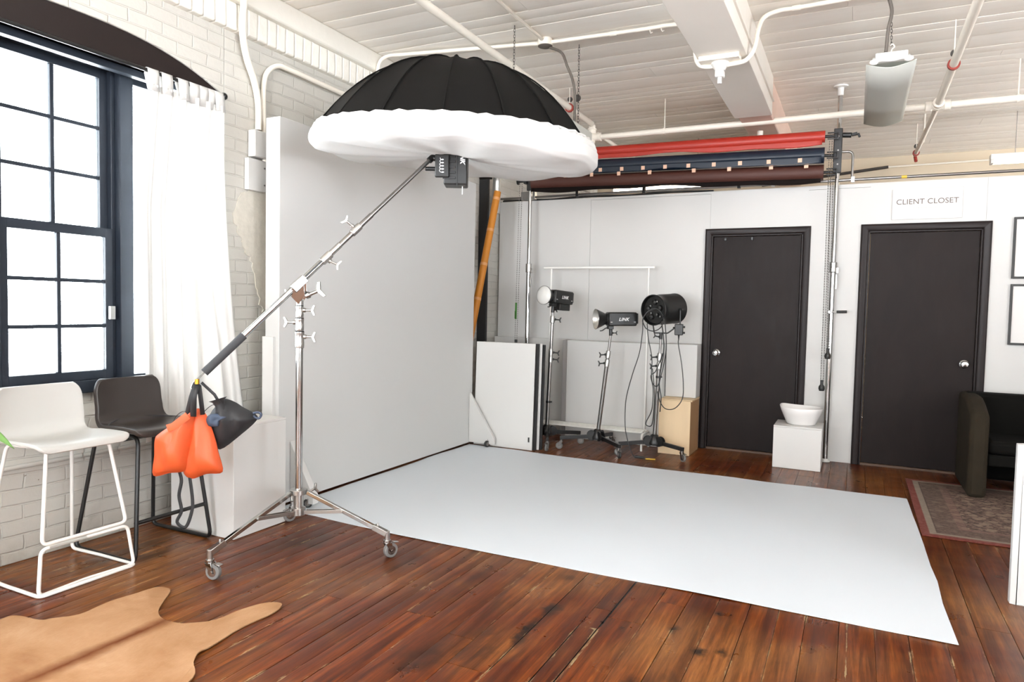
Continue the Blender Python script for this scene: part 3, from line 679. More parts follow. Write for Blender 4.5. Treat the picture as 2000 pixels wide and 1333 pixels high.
def stool(label, loc, seat_mat, leg_mat, white):
    t = thing('bar_stool', label, 'bar stool', loc, 0.0)
    s = build(shell(.43, .40, .41 if white else .375, .895), 'seat_shell', seat_mat, t, ang=80, solid=0.016 if white else 0.024, bevel=0.004)
    if not white:
        build(MB().tube(spline([(0.10, -.205, .672), (-0.02, -.19, .668), (-0.095, -.1, .676), (-0.112, 0, .687), (-0.095, .1, .676), (-0.02, .19, .668), (0.10, .205, .672)], 6), 0.0028, 6), 'stitched_seam', 'black_nylon', s)
    r = 0.0085 if white else 0.0105
    fx, bx, hy, z = .235, -.245, .226, r
    if white:
        for sgn in (-1, 1):
            build(MB().tube(fillet([(.12, sgn * .10, .632), (.165, sgn * .145, .632), (.217, sgn * .198, .225), (.217, 0, .225)], .03), r, 10), 'front_leg', leg_mat, t)
            build(MB().tube(fillet([(.12, sgn * .10, .628), (-.13, sgn * .15, .630), (bx, sgn * (hy - .01), z), (0.0, sgn * hy, z)], .035), r, 10), 'rear_leg', leg_mat, t)
        build(MB().tube([(.218, -.17, .207), (.218, .17, .207)], r, 10), 'footrest', leg_mat, t)
        build(MB().tube(fillet([(.218, 0, .207), (.218, -.203, .207), (fx, -hy, z), (fx - .02, 0, z), (fx, hy, z), (.218, .203, .207), (.218, 0, .207)], .03), r, 10), 'front_hoop', leg_mat, t)
        build(MB().tube(fillet([(0, -hy, z), (fx + .012, -hy, z), (fx + .012, hy, z), (0, hy, z)], .03), r, 10), 'floor_rail', leg_mat, t)
    else:
        for sgn in (-1, 1):
            build(MB().tube(fillet([(.0, sgn * .15, .622), (.175, sgn * .165, .622), (fx, sgn * hy, z), (bx, sgn * hy, z), (-.15, sgn * .165, .622), (.0, sgn * .15, .622)], .045), r, 10), 'sled_leg', leg_mat, t)
        build(MB().tube([(.214, -.212, .20), (.214, .212, .20)], r, 10), 'footrest', leg_mat, t)
        build(MB().tube([(-.165, -.173, .55), (-.165, .173, .55)], r * .9, 10), 'cross_bar', leg_mat, t)
    return t
stool('white plastic bar stool with thin white wire legs', (-3.392, 2.010, 0), 'stool_white', 'white_metal', True)
stool('black leather bar stool with black sled legs beside the window', (-3.392, 2.470, 0), 'black_leather', 'black_metal', False)

# plant leaf reaching into the frame at the left edge
t = thing('potted_plant', 'bright green plant leaf at the left edge beside the white stool', 'plant', (-1.92, 0.66, 0))
ps = MB(t.location).lathe([(0, .0), (.09, 0), (.115, .24), (.105, .24), (.085, .03)], (-1.92, 0.66, 0.0), n=24, caps=False); build(ps, 'pot', 'ceramic', t)
build(MB(t.location).lathe([(0, .2), (.1, .205), (.1, .21), (0, .215)], (-1.92, 0.66, 0), n=20, caps=False), 'soil', simple('potting_soil', '#3a2a1e', .9), t)
def leaf(base, tip, w, sag, nrm=(0, 0, 1)):
    b, e = V(base), V(tip); d = e - b; s = d.cross(V(nrm)).normalized()
    def fn(u, v):
        ww = w * (sin(pi * min(1, v * 1.02) ** .8)) ** .75; q = (u - .5) * 2
        return b + d * v + V((0, 0, sag * sin(pi * v) + .018 * abs(q) * ww / w)) + s * q * ww
    return MB(t.location).grid(fn, 7, 14)
LF = [((-1.60, 0.845, 1.055), (-1.585, 0.862, .985)), ]
for base, tip, w in (((-1.74, 0.755, 1.05), (-1.597, 0.858, .995), .033), ((-1.9, .7, .9), (-2.1, .85, 1.0), .035), ((-1.95, .6, .8), (-2.15, .45, .85), .035), ((-1.88, .62, 1.0), (-1.75, .45, 1.05), .035)):
    build(leaf(base, tip, w, .02), 'leaf', 'leaf', t, ang=80, solid=.001)
    build(MB(t.location).tube(spline([(-1.92, .66, .2), ((-1.92 + base[0]) / 2, (.66 + base[1]) / 2, .7), base], 6), .005, 6), 'stem', 'leaf', t)

# ================================================================== PEDESTALS, TALL FLAT
t = thing('pedestal', 'large white box pedestal beside the window curtain', 'pedestal', (-3.28, 2.94, 0))
build(MB(t.location).bb((-3.535, 2.738, 0.001), (-3.03, 3.13, 0.62)), 'body', 'white_lam', t, bevel=0.003)
build(MB(t.location).bb((-3.535, 2.738, 0.6205), (-3.03, 3.13, 0.6335)), 'top_panel', 'white_lam', t, bevel=0.002)

def caster(mbparent, name, p, yaw, R=0.037, metal='chrome', tyre='rubber', brake=True, w=.022):
    """swivel caster whose wheel touches the floor under p"""
    p = V(p); d = V((cos(yaw), sin(yaw), 0)); s = V((-sin(yaw), cos(yaw), 0)); top = p.z
    c = p - d * R * .55; c.z = R + .0005
    m = MB(); m.cyl(V((p.x, p.y, top - .014)), p, R * .52, n=14)
    for q in (-1, 1):
        o = s * q * (w / 2 + .003)
        m.prism([p + o + d * R * .45 + V((0, 0, -.014)), p + o - d * R * .5 + V((0, 0, -.014)), c + o - d * R * .22 - V((0, 0, R * .2)), c + o + d * R * .2 - V((0, 0, R * .2))], s * q * .003)
    m.cyl(c - s * (w / 2 + .007), c + s * (w / 2 + .007), R * .16, n=10)
    hat = p + V((0, 0, -.015)); m.beam(hat - d * R * .5, hat + d * R * .45, w + .012, .004)
    if brake: m.beam(hat - d * R * .9 + V((0, 0, -.002)), hat - d * R * 1.7 + V((0, 0, -.008)), w * 1.1, .004)
    o = build(m, name, metal, mbparent, bevel=.0008)
    wl = MB().lathe([(R * .62, -w / 2), (R * .92, -w / 2), (R, -w * .36), (R, w * .36), (R * .92, w / 2), (R * .62, w / 2)], c, s, 24); build(wl, 'wheel', tyre, o)
    hb = MB().lathe([(R * .61, -w / 2 - .001), (R * .61, w / 2 + .001)], c, s, 18); build(hb, 'hub', metal, o)
    return o

t = thing('backdrop_flat', 'tall white rolling wall flat standing along the brick wall', 'backdrop flat', (-3.32, 4.55, 0))
build(MB(t.location).bb((-3.375, 3.30, 0.022), (-3.258, 5.80, 2.475)), 'panel', 'flat_paint', t, bevel=0.003)
for y in (3.40, 5.74):
    f = MB(t.location).prism([(-3.256, y, .03), (-2.985, y, .03), (-2.985, y, .085), (-3.256, y, .50)], (0, .035, 0))
    if y < 4: f = MB(t.location).prism([(-3.256, y, .03), (-3.06, y, .03), (-3.06, y, .085), (-3.256, y, .42)], (0, .05, 0))
    build(f, 'brace', 'white_paint', t, bevel=.003)
k = V(t.location)
caster(t, 'caster', V((-3.05, 5.755, .075)) - k, 1.2, R=.03, metal='satin', tyre='rubber_dark', brake=False)
caster(t, 'caster', V((-3.10, 3.42, .078)) - k, .6, R=.03, metal='satin', tyre='rubber_dark', brake=False)
build(MB(t.location).bb((-3.375, 3.275, 0.022), (-3.285, 3.299, 1.10)), 'end_batten', 'white_paint', t, bevel=.002)

t = thing('pedestal', 'small white cube pedestal carrying the ceramic bowl', 'pedestal', (-0.40, 6.455, 0))
build(MB(t.location).bb((-.59, 6.30, .001), (-.212, 6.66, .349)), 'body', 'white_lam', t, bevel=0.003)
build(MB(t.location).bb((-.59, 6.30, .3495), (-.212, 6.66, .3615)), 'top_panel', 'white_lam', t, bevel=0.002)
t = thing('bowl', 'white ceramic bowl with a low spout rim on the small pedestal', 'bowl', (-.385, 6.47, .362))
def bowl(u, v):
    a = 2 * pi * u; P = [(0, .012), (.07, .012), (.1, .03), (.145, .115), (.160, .146), (.166, .149), (.170, .144), (.155, .10), (.118, .012), (.105, 0.001), (0, 0.001)]
    r, h = P[round(v * 10)]; k = 1 + (.0 if h < .08 else .06 * max(0, cos(a - pi * .9)) ** 6); lift = (h / .149) * .016 * max(0, cos(a - pi * .9)) ** 4
    return V((r * cos(a) * k, r * sin(a) * k * .92, h + lift))
build(MB().grid(bowl, 40, 11, cu=True), 'basin', 'ceramic', t, ang=60)

# ================================================================== BOOM STAND WITH UMBRELLA
SC = V((-2.62, 2.80, 0))
t = thing('boom_stand', 'tall chrome boom stand on wheels holding the big umbrella', 'light stand', SC)
hub_top, hub_low = 0.315, 0.215
ch = MB().cyl((0, 0, .20), (0, 0, 1.085), .019, n=24); build(ch, 'column', 'chrome', t)
for a, b, r in ((1.08, 1.165, .0245), (1.172, 1.235, .0225), (1.242, 1.30, .0205)):
    c = MB().lathe([(r * .93, a), (r, a + .006), (r, a + .03), (r * .94, a + .034), (r * .94, b - .012), (r, b - .008), (r, b)], n=24); cl = build(c, 'collar', 'alu', t)
    build(MB().cyl((0, 0, b), (0, 0, b + .005), r * .95, n=20), 'seal_ring', 'rubber_dark', cl)
def tee_knob(base, d, parent, name='clamp_knob', s=1.0, mat='alu'):
    d = V(d).normalized(); p = V(base); q = p + d * .045 * s; x = V((0, 0, 1)) if abs(d.z) < .8 else V((1, 0, 0))
    x = (x - d * d.dot(x)).normalized()
    m = MB().cyl(p, q, .0065 * s, n=10); m.cyl(p, p + d * .014 * s, .012 * s, n=12)
    m.prism([q - x * .006 * s + d * 0, q - x * .028 * s + d * .012 * s, q - x * .026 * s + d * .022 * s, q + x * 0 + d * .012 * s, q + x * .026 * s + d * .022 * s, q + x * .028 * s + d * .012 * s, q + x * .006 * s], d.cross(x) * .013 * s)
    return build(m, name, mat, parent, bevel=.0015)
vr = V((.898, .44, 0))
tee_knob(vr * .022 + V((0, 0, 1.14)), vr, t); tee_knob(-vr * .020 + V((0, 0, 1.215)), -vr, t); tee_knob(vr * .018 + V((0, 0, 1.28)), vr, t)
h = MB().lathe([(.03, .30), (.046, .303), (.046, .328), (.03, .332)], n=20); h.lathe([(.024, .19), (.038, .193), (.038, .23), (.024, .234)], n=20); h.cyl((0, 0, .2), (0, 0, .32), .026, n=16)
build(h, 'leg_hub', 'alu', t, bevel=.001)
tee_knob(V((.02, .04, .30)), (.3, .9, .35), t)
for (x, y) in ((-2.700, 2.300), (-2.140, 2.935), (-3.005, 3.165)):
    e = V((x, y, .115)) - SC; d = V((e.x, e.y, 0)); L = d.length; d.normalize(); s = V((-d.y, d.x, 0))
    p0 = d * .05 + V((0, 0, .315)); p1 = d * (L - .02) + V((0, 0, .135)); m = MB().beam(p0, p1, .021, .021)
    lg = build(m, 'leg', 'chrome', t, bevel=.002)
    mid = p0.lerp(p1, .47)
    m = MB()
    for q in (-1, 1): m.beam(d * .04 + s * q * .0145 + V((0, 0, .21)), mid + s * q * .0145, .004, .018)
    m.cyl(mid - s * .02, mid + s * .02, .006, n=10); build(m, 'leg_strut', 'alu', lg, bevel=.001)
    m = MB().beam(p1 - (p1 - p0).normalized() * .06, p1 + (p1 - p0).normalized() * .02, .029, .029); m.cyl(V((e.x, e.y, .09)), V((e.x, e.y, .142)), .014, n=12)
    m.cyl(p1 - (p1 - p0).normalized() * .035, p1 - (p1 - p0).normalized() * .035 + V((0, 0, .03)), .006, n=8)
    build(m, 'leg_socket', 'alu', lg, bevel=.002)
    caster(t, 'caster', V((e.x, e.y, .095)), atan2(-d.y, -d.x) + (.9 if x > -2.2 else 1.9), R=.038, w=.026)
# boom arm with its head clamp, grip and hook
B0 = V((-2.885, 2.40, .945)); B1 = V((-2.182, 3.403, 2.174)); bd = (B1 - B0).normalized()
def bp(f): return B0.lerp(B1, f) - SC
arm = build(MB().cyl(bp(.10), bp(.56), .0165, n=20), 'boom_arm', 'chrome', t)
build(MB().cyl(bp(.56), bp(.70), .0145, n=18), 'middle_section', 'satin', arm)
build(MB().cyl(bp(.62), bp(1.0), .0115, n=16), 'upper_section', 'satin', arm)
build(MB().cyl(bp(.015), bp(.165), .0205, n=20), 'foam_grip', 'foam_grip', arm)
for f, k in ((.50, 1.35), (.63, 1.25)):
    m = MB().cyl(bp(f - .018), bp(f + .018), .0165 * k, n=18); c = build(m, 'boom_collar', 'alu', arm, bevel=.001)
    sd = bd.cross(V((0, 0, 1))).normalized(); un = sd.cross(bd).normalized()
    tee_knob(bp(f) + (-un if f < .6 else un) * .02 + sd * .0, -un * .6 + vr * .6 if f < .6 else un - vr * .2, c)
lab = frame(bp(.455) + V((.44, -.898, .0)) * .0168, bd, V((.44, -.898, 0)) - bd * bd.dot(V((.44, -.898, 0))))
build(MB().beam(bp(.415) + V((.44, -.898, 0)) * .0125, bp(.49) + V((.44, -.898, 0)) * .0125, .012, .011), 'label_strip', 'black_plastic', arm, bevel=.002)
pv = bp(.385)
m = MB().beam(pv - bd * .045, pv + bd * .045, .046, .046)
build(m, 'swivel_block', 'alu', t, bevel=.004)
m = MB(); nrm = V((.44, -.898, 0))
for q in (-1, 1):
    o = nrm * q * .02; m.prism([pv + o - bd * .045, pv + o + bd * .045, V((0.03, .015, 1.355)) + o, V((0, 0, 1.31)) + o, V((-.03, -.015, 1.345)) + o], nrm * q * .004)
m.cyl((0, 0, 1.29), (0, 0, 1.33), .019, n=16); build(m, 'swivel_bracket', 'chrome', t, bevel=.0015)
tee_knob(V((.03, .015, 1.355)), vr * .8 + V((0, 0, .35)), t, s=1.5); tee_knob(V((-.03, -.015, 1.355)), -vr * .8 + V((0, 0, .2)), t, s=.8)
m = MB().tube(spline([bp(.015), bp(-.012), bp(-.02) + V((-.01, 0, -.006)), bp(-.022) + V((-.014, -.006, -.03)), bp(-.02) + V((0, 0, -.042)), bp(-.018) + V((.014, .006, -.03))], 5), .0035, 8); build(m, 'weight_hook', 'chrome', t)
# tilting head at the upper end that carries the strobe
hd = V((-2.085, 3.42, 0)) - SC
m = MB().cyl(bp(.985), bp(.985) + V((.05, .02, -.01)), .016, n=14); m.cyl(bp(.97), bp(1.01), .018, n=14); build(m, 'boom_tip_clamp', 'black_metal', arm)

# umbrella
UC = V((-2.095, 3.482, 2.212)); UR = .795; UH = .475
tz = V((vr.x * .05 + sin(YAW) * .07, vr.y * .05 - cos(YAW) * .07, 1)).normalized(); tx = (vr - tz * tz.dot(vr)).normalized(); ty = tz.cross(tx)
UM = Matrix((tx, ty, tz)).transposed()
t = thing('umbrella', 'huge black umbrella with white diffusion cover hanging from the boom', 'umbrella', UC)
NR = 16
def dome(a, s, lift=0.0):
    k = (a / (2 * pi) * NR) % 1.0 - .5; fac = cos(pi / NR) / cos(2 * pi / NR * k)
    f = 1 - (1 - fac) * min(1, s * 1.6) + lift
    sag = 0.02 * (1 - (2 * abs(k)) ** 2) * sin(pi * min(1, s))
    return UM @ V((cos(a) * UR * s * f, sin(a) * UR * s * f, UH * (1 - s ** 2.6) - sag * .6))
def canopy(u, v):
    p = dome(2 * pi * u, max(.004, v)); w = noise.noise(V((p.x * 3, p.y * 3, p.z * 3))) * .012 * v
    return p + p.normalized() * w
cn = build(MB().grid(canopy, 160, 22, cu=True), 'canopy', 'black_fab', t, ang=24)
build(MB().grid(lambda u, v: dome(2 * pi * u, max(.004, v)) * .985 - UM @ V((0, 0, .012)), 96, 14, cu=True), 'inner_lining', 'white_text', cn, ang=60)
for i in range(NR):
    a = 2 * pi * i / NR + 1e-5
    build(MB().tube([dome(a, s, .004) + UM @ V((0, 0, .003)) for s in [k / 14 for k in range(0, 15)]], .004, 6), 'seam', 'black_fab', cn)
build(MB().lathe([(0, -.02), (.035, -.02), (.03, .012), (.012, .03), (0, .03)], UM @ V((0, 0, UH)), tz, 16, caps=False), 'ferrule', 'black_plastic', t)
def cover(u, v):
    a = 2 * pi * u; wr = noise.noise(V((cos(a) * 3.1, sin(a) * 3.1, v * 2.0))); fine = noise.noise(V((cos(a) * 30, sin(a) * 30, v * 2)))
    right = max(0, cos(a - radians(-30)))
    K = [(.975 - .02 * right, None), (.982, None), (.99, None), (1.005, None), (1.022, .0), (1.025, -.025), (.99, -.05), (.90, -.062), (.75, -.064), (.5, -.058), (.28, -.05), (.14, -.045), (.09, -.04)]
    x = v * (len(K) - 1); i = min(int(x), len(K) - 2); f = x - i
    def at(k):
        s, hh = K[k]
        if hh is None: return s * UR + .012, max(0.0, UH * (1 - min(1, s) ** 2.6)) + .012
        return s * UR, hh
    (ra, ha), (rb, hb) = at(i), at(i + 1); r = ra + (rb - ra) * f; h = ha + (hb - ha) * f
    gath = fine * .02 * max(0, 1 - v * 3.2); r += gath + wr * .016 * sin(pi * min(1, v * 1.2)) + .012 * right * max(0, 1 - v * 6)
    h += wr * .028 * sin(pi * v) - .035 * max(0, cos(a + .35)) ** 2 * sin(pi * min(1, max(0, v - .3) * 1.5)) * 1.0
    return UM @ V((cos(a) * r, sin(a) * r, h))
build(MB().grid(cover, 220, 60, cu=True), 'diffusion_cover', 'diffuser', t, ang=80, solid=.0015)
rim = []
for i in range(120):
    a = 2 * pi * i / 120; p = cover(i / 120, 0.0); rim.append(p + UM @ V((0, 0, .002 + .004 * sin(a * 47))))
build(MB().tube(rim, .006, 6, closed=True), 'elastic_hem', 'diffuser', t)
for i in range(NR):
    a = 2 * pi * i / NR
    build(MB().tube([dome(a, s) - UM @ V((0, 0, .03)) for s in (.08, .25, .45, .65, .82, .97)], .003, 6), 'rib', 'black_metal', t)
build(MB().tube([UM @ V((0, 0, UH - .03)), UM @ V((.0, 0, .04))], .006, 8), 'shaft', 'satin', t)

# strobe head hanging under the umbrella (its printed name runs up the housing)
t = thing('strobe_head', 'black strobe head pointing up into the white umbrella cover', 'studio light', (-2.07, 3.425, 1.985), radians(26.1))
m = MB().bb((-.052, -.06, .01), (.078, .07, .245)); hb = build(m, 'housing', 'black_plastic', t, bevel=.008)
build(MB().lathe([(.058, .245), (.066, .25), (.066, .275), (.05, .28)], (0.013, 0.005, 0), n=24), 'mount_ring', 'black_metal', t)
for i in range(6): build(MB().bb((-.056, -.066 + 0, .04 + i * .03), (.014, -.059, .052 + i * .03)), 'cooling_fin', 'black_metal', hb, bevel=.001)
bt = build(MB().bb((-.098, -.085, .045), (-.02, -.061, .172)), 'battery_pack', 'black_plastic', t, bevel=.006)
sq = []
for k in range(70): 
    q = k / 69; sq.append((-.060 + .013 * sin(q * 30) * (1 - .3 * q), -.0855, .068 + q * .082 + .006 * cos(q * 30)))
build(MB().tube(sq, .0016, 5), 'script_mark', 'white_text', bt)
lettering('LINK', 'lettering', 'white_text', hb, frame((.052, -.0606, .165), (0, 0, -1), (0, -1, 0)) , .036, shear=.3, fat=.0012)
build(MB().bb((.022, -.064, .0), (.026, -.06, .22)), 'trim_strip', 'black_metal', hb)
build(MB().cyl((.05, 0, -.035), (.05, 0, .012), .003, n=8), 'antenna', 'white_plastic', t)
build(MB().cyl((-.16, .0, .105), (-.05, .0, .105), .012, n=12), 'swivel_arm', 'black_metal', t)

# ================================================================== WEIGHT BAGS ON THE BOOM
FX = V((cos(YAW), sin(YAW), 0)); FN = V((sin(YAW), -cos(YAW), 0))
def pillow(o, outl, thick, seed=0, rings=9, wob=.010, lean=0.0):
    c = (sum(x for x, z in outl) / len(outl), sum(z for x, z in outl) / len(outl)); n = len(outl); m = MB()
    sp = [(p.x, p.z) for p in spline([(x, 0, z) for x, z in outl], 4, closed=True)]; n = len(sp)
    def side(q):
        def fn(u, v):
            x, z = sp[round(u * n) % n]; s = max(v, .001); xx = c[0] + (x - c[0]) * s; zz = c[1] + (z - c[1]) * s
            th = q * thick * (1 - s ** 2.6) ** .6
            w = noise.noise(V((xx * 18 + seed, zz * 3.5 + seed, q))) * wob * (1.15 - s)
            return FX * xx + V((0, 0, zz)) + FN * (th + w)
        return fn
    m.grid(side(1), n, rings, cu=True); m.grid(side(-1), n, rings, cu=True); return m
HK = V((-2.874, 2.382, .922))
t = thing('sandbag', 'orange saddle sandbag with black straps hanging from the boom end', 'sandbag', HK)
L1 = [(-.023, -.138), (-.057, -.165), (-.141, -.223), (-.196, -.262), (-.216, -.29), (-.22, -.375), (-.226, -.471), (-.145, -.456), (-.065, -.441), (-.044, -.362), (-.027, -.249), (-.022, -.183)]
R1 = [(-.024, -.138), (.018, -.164), (.06, -.267), (.084, -.361), (.104, -.453), (.024, -.465), (-.052, -.492), (-.095, -.455), (-.085, -.383), (-.062, -.288), (-.04, -.184)]
build(pillow(0, L1, .055, 1, wob=.035), 'pouch', 'orange', t, ang=70, solid=0)
p2 = build(pillow(0, R1, .05, 5, wob=.035), 'pouch', 'orange', t, ang=70)
for v in p2.data.vertices: v.co -= FN * .035
build(MB().tube([FX * x + V((0, 0, z)) + FN * .05 for x, z in ((-.03, -.16), (-.10, -.215), (-.13, -.225))], .02, 8, flat=(0, 0, 1)), 'flap', 'orange', t)
def strap(name, pts, w, off, parent, mat='black_nylon'):
    m = MB(); P = [FX * x + V((0, 0, z)) + FN * (off + (p[2] if len(p) > 2 else 0)) for p in pts for x, z in [p[:2]]]
    n = len(P); vs = []; 
    for i, q in enumerate(P):
        d = (P[min(i + 1, n - 1)] - P[max(i - 1, 0)]).normalized(); s = d.cross(FN).normalized(); vs += [q - s * w / 2, q + s * w / 2]
    m.add(vs, [[2 * i, 2 * i + 1, 2 * i + 3, 2 * i + 2] for i in range(n - 1)]); return build(m, name, mat, parent, solid=.003, ang=60)
strap('strap', [(-.012, -.01), (-.035, -.08), (-.06, -.185)], .036, -.01, t); strap('strap', [(-.008, -.02), (-.016, -.08), (-.018, -.17)], .030, .02, t); strap('strap', [(-.004, -.02), (.004, -.08), (.014, -.165)], .022, -.012, t)
build(MB().cyl((-.008 * FX) + V((0, 0, -.012)), (-.008 * FX) + V((0, 0, .012)), .011, n=12), 'brass_ring', 'brass', t)
strap('hanging_strap', [(p.x, p.z) for p in spline([(-.115, 0, -.44), (-.10, 0, -.50), (-.112, 0, -.576), (-.10, 0, -.652), (-.122, 0, -.71), (-.08, 0, -.735), (-.05, 0, -.661), (-.045, 0, -.594), (-.06, 0, -.47)], 6)], .016, -.03, t)
t = thing('drawstring_bag', 'black nylon drawstring bag hanging behind the orange sandbag', 'bag', HK)
K1 = [(.094, -.1), (.152, -.107), (.21, -.139), (.284, -.181), (.272, -.215), (.194, -.284), (.09, -.358), (.055, -.30), (.03, -.205), (.045, -.165), (.06, -.145)]
kb = build(pillow(0, [(x * .97 - .03, z) for x, z in K1], .075, 9, wob=.05), 'bag_body', 'black_nylon', t, ang=70)
for v in kb.data.vertices: v.co -= FN * .115
gx = FX * .085 - FN * .06 + V((0, 0, -.115))
mt = MB().lathe([(.0, -.005), (.03, -.01), (.022, .02), (.03, .045), (.045, .055), (.03, .05), (.0, .04)], gx + V((0, 0, -.03)), FX * -.3 + V((0, 0, .95)), 14, caps=False); build(mt, 'gathered_neck', 'black_nylon', t, ang=60)
cl = build(pillow(0, [(.02, -.19), (.045, -.165), (.095, -.165), (.12, -.18), (.09, -.20), (.08, -.225), (.035, -.225)], .025, 3, wob=.03), 'blue_lining', 'denim', t, ang=70)
for v in cl.data.vertices: v.co -= FN * .035
strap('shoulder_strap', [(0.0, -.008), (.03, -.035), (.064, -.066), (.092, -.11)], .014, -.03, t)
build(MB().tube(spline([FX * x + V((0, 0, z)) - FN * .06 for x, z in ((.245, -.16), (.27, -.155), (.285, -.165), (.275, -.185), (.255, -.18), (.25, -.17))], 5), .006, 6), 'cord_loop', 'denim', t)
build(MB().tube(spline([FX * x + V((0, 0, z)) - FN * .05 for x, z in ((.07, -.13), (.05, -.12), (.02, -.14), (.0, -.17), (.03, -.2))], 5), .0018, 5), 'drawstring', 'black_nylon', t)
build(MB().tube(spline([FX * x + V((0, 0, z)) - FN * .07 for x, z in ((-.08, -.165), (-.11, -.16), (-.14, -.18), (-.16, -.215))], 5), .0018, 5), 'drawstring', 'black_nylon', t)

# ================================================================== BOARDS, ROLLS AND CRATES BY THE BACK WALL
def board(name, label, cat, a, b, mat='white_lam', group=None, lean=0.0, edge=None, bev=.002):
    """a board standing on the floor, leaning back by lean metres at its top"""
    a = V(a); b = V(b); o = V(((a.x + b.x) / 2, (a.y + b.y) / 2, a.z)); t = thing(name, label, cat, o, group=group)
    m = MB(o).bb(a, b)
    for p in m.v: p.y += lean * p.z / (b.z - a.z)
    build(m, 'panel', mat, t, bevel=bev)
    if edge:
        m = MB(o).bb((b.x + .0004, a.y - .0015, a.z), (b.x + .004, b.y + .0015, b.z + .0015))
        for p in m.v: p.y += lean * p.z / (b.z - a.z)
        build(m, 'edge_band', edge, t)
    return t
board('foam_board', 'white foam board leaning in front of its two neighbours past the flat', 'foam board', (-3.235, 5.80, .003), (-2.622, 5.812, .985), 'white_lam', lean=.03)
m = None
t = [o for o in bpy.data.objects if o.name == 'foam_board'][0]
build(MB(t.location).box((-2.655, 5.7992, .10), (.014, .002, .045)), 'sticker', 'black_plastic', t)
board('foam_board', 'black foam board sandwiched between two white foam boards', 'foam board', (-3.21, 5.828, .003), (-2.597, 5.846, .985), 'foam_black', lean=.03)
board('foam_board', 'white foam board with a black back behind the black board', 'foam board', (-3.2, 5.862, .003), (-2.580, 5.870, .985), 'white_lam', lean=.03, edge=None)
board('foam_board', 'rearmost black foam board of the leaning stack by the flat', 'foam board', (-3.2, 5.888, .003), (-2.562, 5.905, .975), 'foam_black', lean=.03)
board('storage_panel', 'low white panel behind the foam boards below the chrome pole', 'panel', (-3.50, 6.70, .003), (-2.672, 6.745, 1.0), 'white_paint')
t = board('storage_panel', 'long low white panel with a grey edge behind the clothes rack', 'panel', (-2.615, 6.60, .003), (-1.60, 6.75, .995), 'white_paint')
build(MB(t.location).bb((-2.662, 6.598, .003), (-2.617, 6.752, .997)), 'edge_band', 'grey_edge', t, bevel=.002)
t = thing('white_box', 'white box standing on the plywood crate beside the door', 'box', (-1.45, 6.655, .506))
build(MB(t.location).bb((-1.593, 6.565, .506), (-1.305, 6.748, 1.004)), 'body', 'white_paint', t, bevel=.003)
build(MB(t.location).bb((-1.5985, 6.565, .506), (-1.594, 6.748, 1.004)), 'dark_side', 'foam_black', t)
t = thing('crate', 'pale plywood crate on the floor between light stand and door', 'crate', (-1.447, 6.55, 0))
build(MB(t.location).bb((-1.592, 6.352, .001), (-1.306, 6.366, .488)), 'front_panel', 'ply', t, bevel=.001)
for x in (-1.592, -1.320): build(MB(t.location).bb((x, 6.3665, .001), (x + .014, 6.74, .488)), 'side_panel', 'ply_side', t, bevel=.001)
build(MB(t.location).bb((-1.592, 6.395, .4885), (-1.302, 6.745, .5035)), 'lid', 'ply', t, bevel=.001)
build(MB(t.location).bb((-1.592, 6.352, .4885), (-1.306, 6.372, .4975)), 'front_lip', 'ply', t, bevel=.001)
t = thing('black_panel', 'tall black panel standing on edge behind the white wall flat', 'panel', (-3.49, 6.40, 0))
build(MB(t.location).bb((-3.545, 6.38, .003), (-3.445, 6.42, 2.63)), 'panel', 'foam_black', t, bevel=.003)
m = MB(t.location).bb((-3.545, 6.375, 2.631), (-3.42, 6.425, 2.665)); build(m, 'top_rail', 'dark_under', t)
def paper_roll(name, label, p, q, r, mat, core='dark_under', nt=0):
    p, q = V(p), V(q); t = thing(name, label, 'paper roll', p); ax = (q - p); L = ax.length; d = ax.normalized()
    o = build(MB(p).lathe([(r * .55, .012), (r * .55, 0), (r, 0), (r, L), (r * .55, L), (r * .55, L - .012)], p, d, 28), 'rolled_paper', mat, t)
    build(MB(p).lathe([(0, .01), (r * .54, .01), (r * .54, L - .01), (0, L - .01)], p, d, 20, caps=False), 'core', core, t)
    return t, d, L
pr, d, L = paper_roll('paper_roll', 'tall amber paper roll leaning in the corner behind the flat', (-3.444, 5.72, .012), (-3.29, 6.30, 2.477), .036, 'amber')
for f in (.40, .56, .70, .84, .97): build(MB(pr.location).lathe([(.0364, -.014), (.0372, -.013), (.0372, .013), (.0364, .014)], V(pr.location) + d * L * f, d, 24), 'tape_band', 'tape_amber', pr)
t = thing('duct', 'short silver flexible duct elbow in the far left corner', 'duct', (-3.50, 6.45, 2.45))
build(MB(t.location).tube(spline([(-3.44, 6.45, 2.74), (-3.43, 6.50, 2.735), (-3.43, 6.55, 2.68), (-3.44, 6.57, 2.58), (-3.45, 6.57, 2.3)], 6), .045, 14), 'hose', 'duct', t)

# clothes rack
t = thing('clothes_rack', 'white metal clothes rack with slatted base behind the light stands', 'clothes rack', (-2.30, 6.50, 0))
L = t.location; y = 6.56
build(MB(L).bb((-2.872, y - .015, 1.715), (-1.722, y + .015, 1.735)), 'hanging_rail', 'white_metal', t, bevel=.004)
for x in (-2.79, -1.785): build(MB(L).cyl((x, y, .15), (x, y, 1.715), .009, n=12), 'upright', 'white_metal', t)
for x in (-2.84, -1.745): build(MB(L).tube(fillet([(x, 6.335, .0), (x, 6.335, .155), (x, 6.585, .155), (x, 6.585, .0)], .04), .011, 10), 'end_frame', 'white_metal', t)
for k in range(4): build(MB(L).bb((-2.828, 6.36 + k * .056, .160), (-1.757, 6.386 + k * .056, .172)), 'slat', 'white_metal', t, bevel=.003)

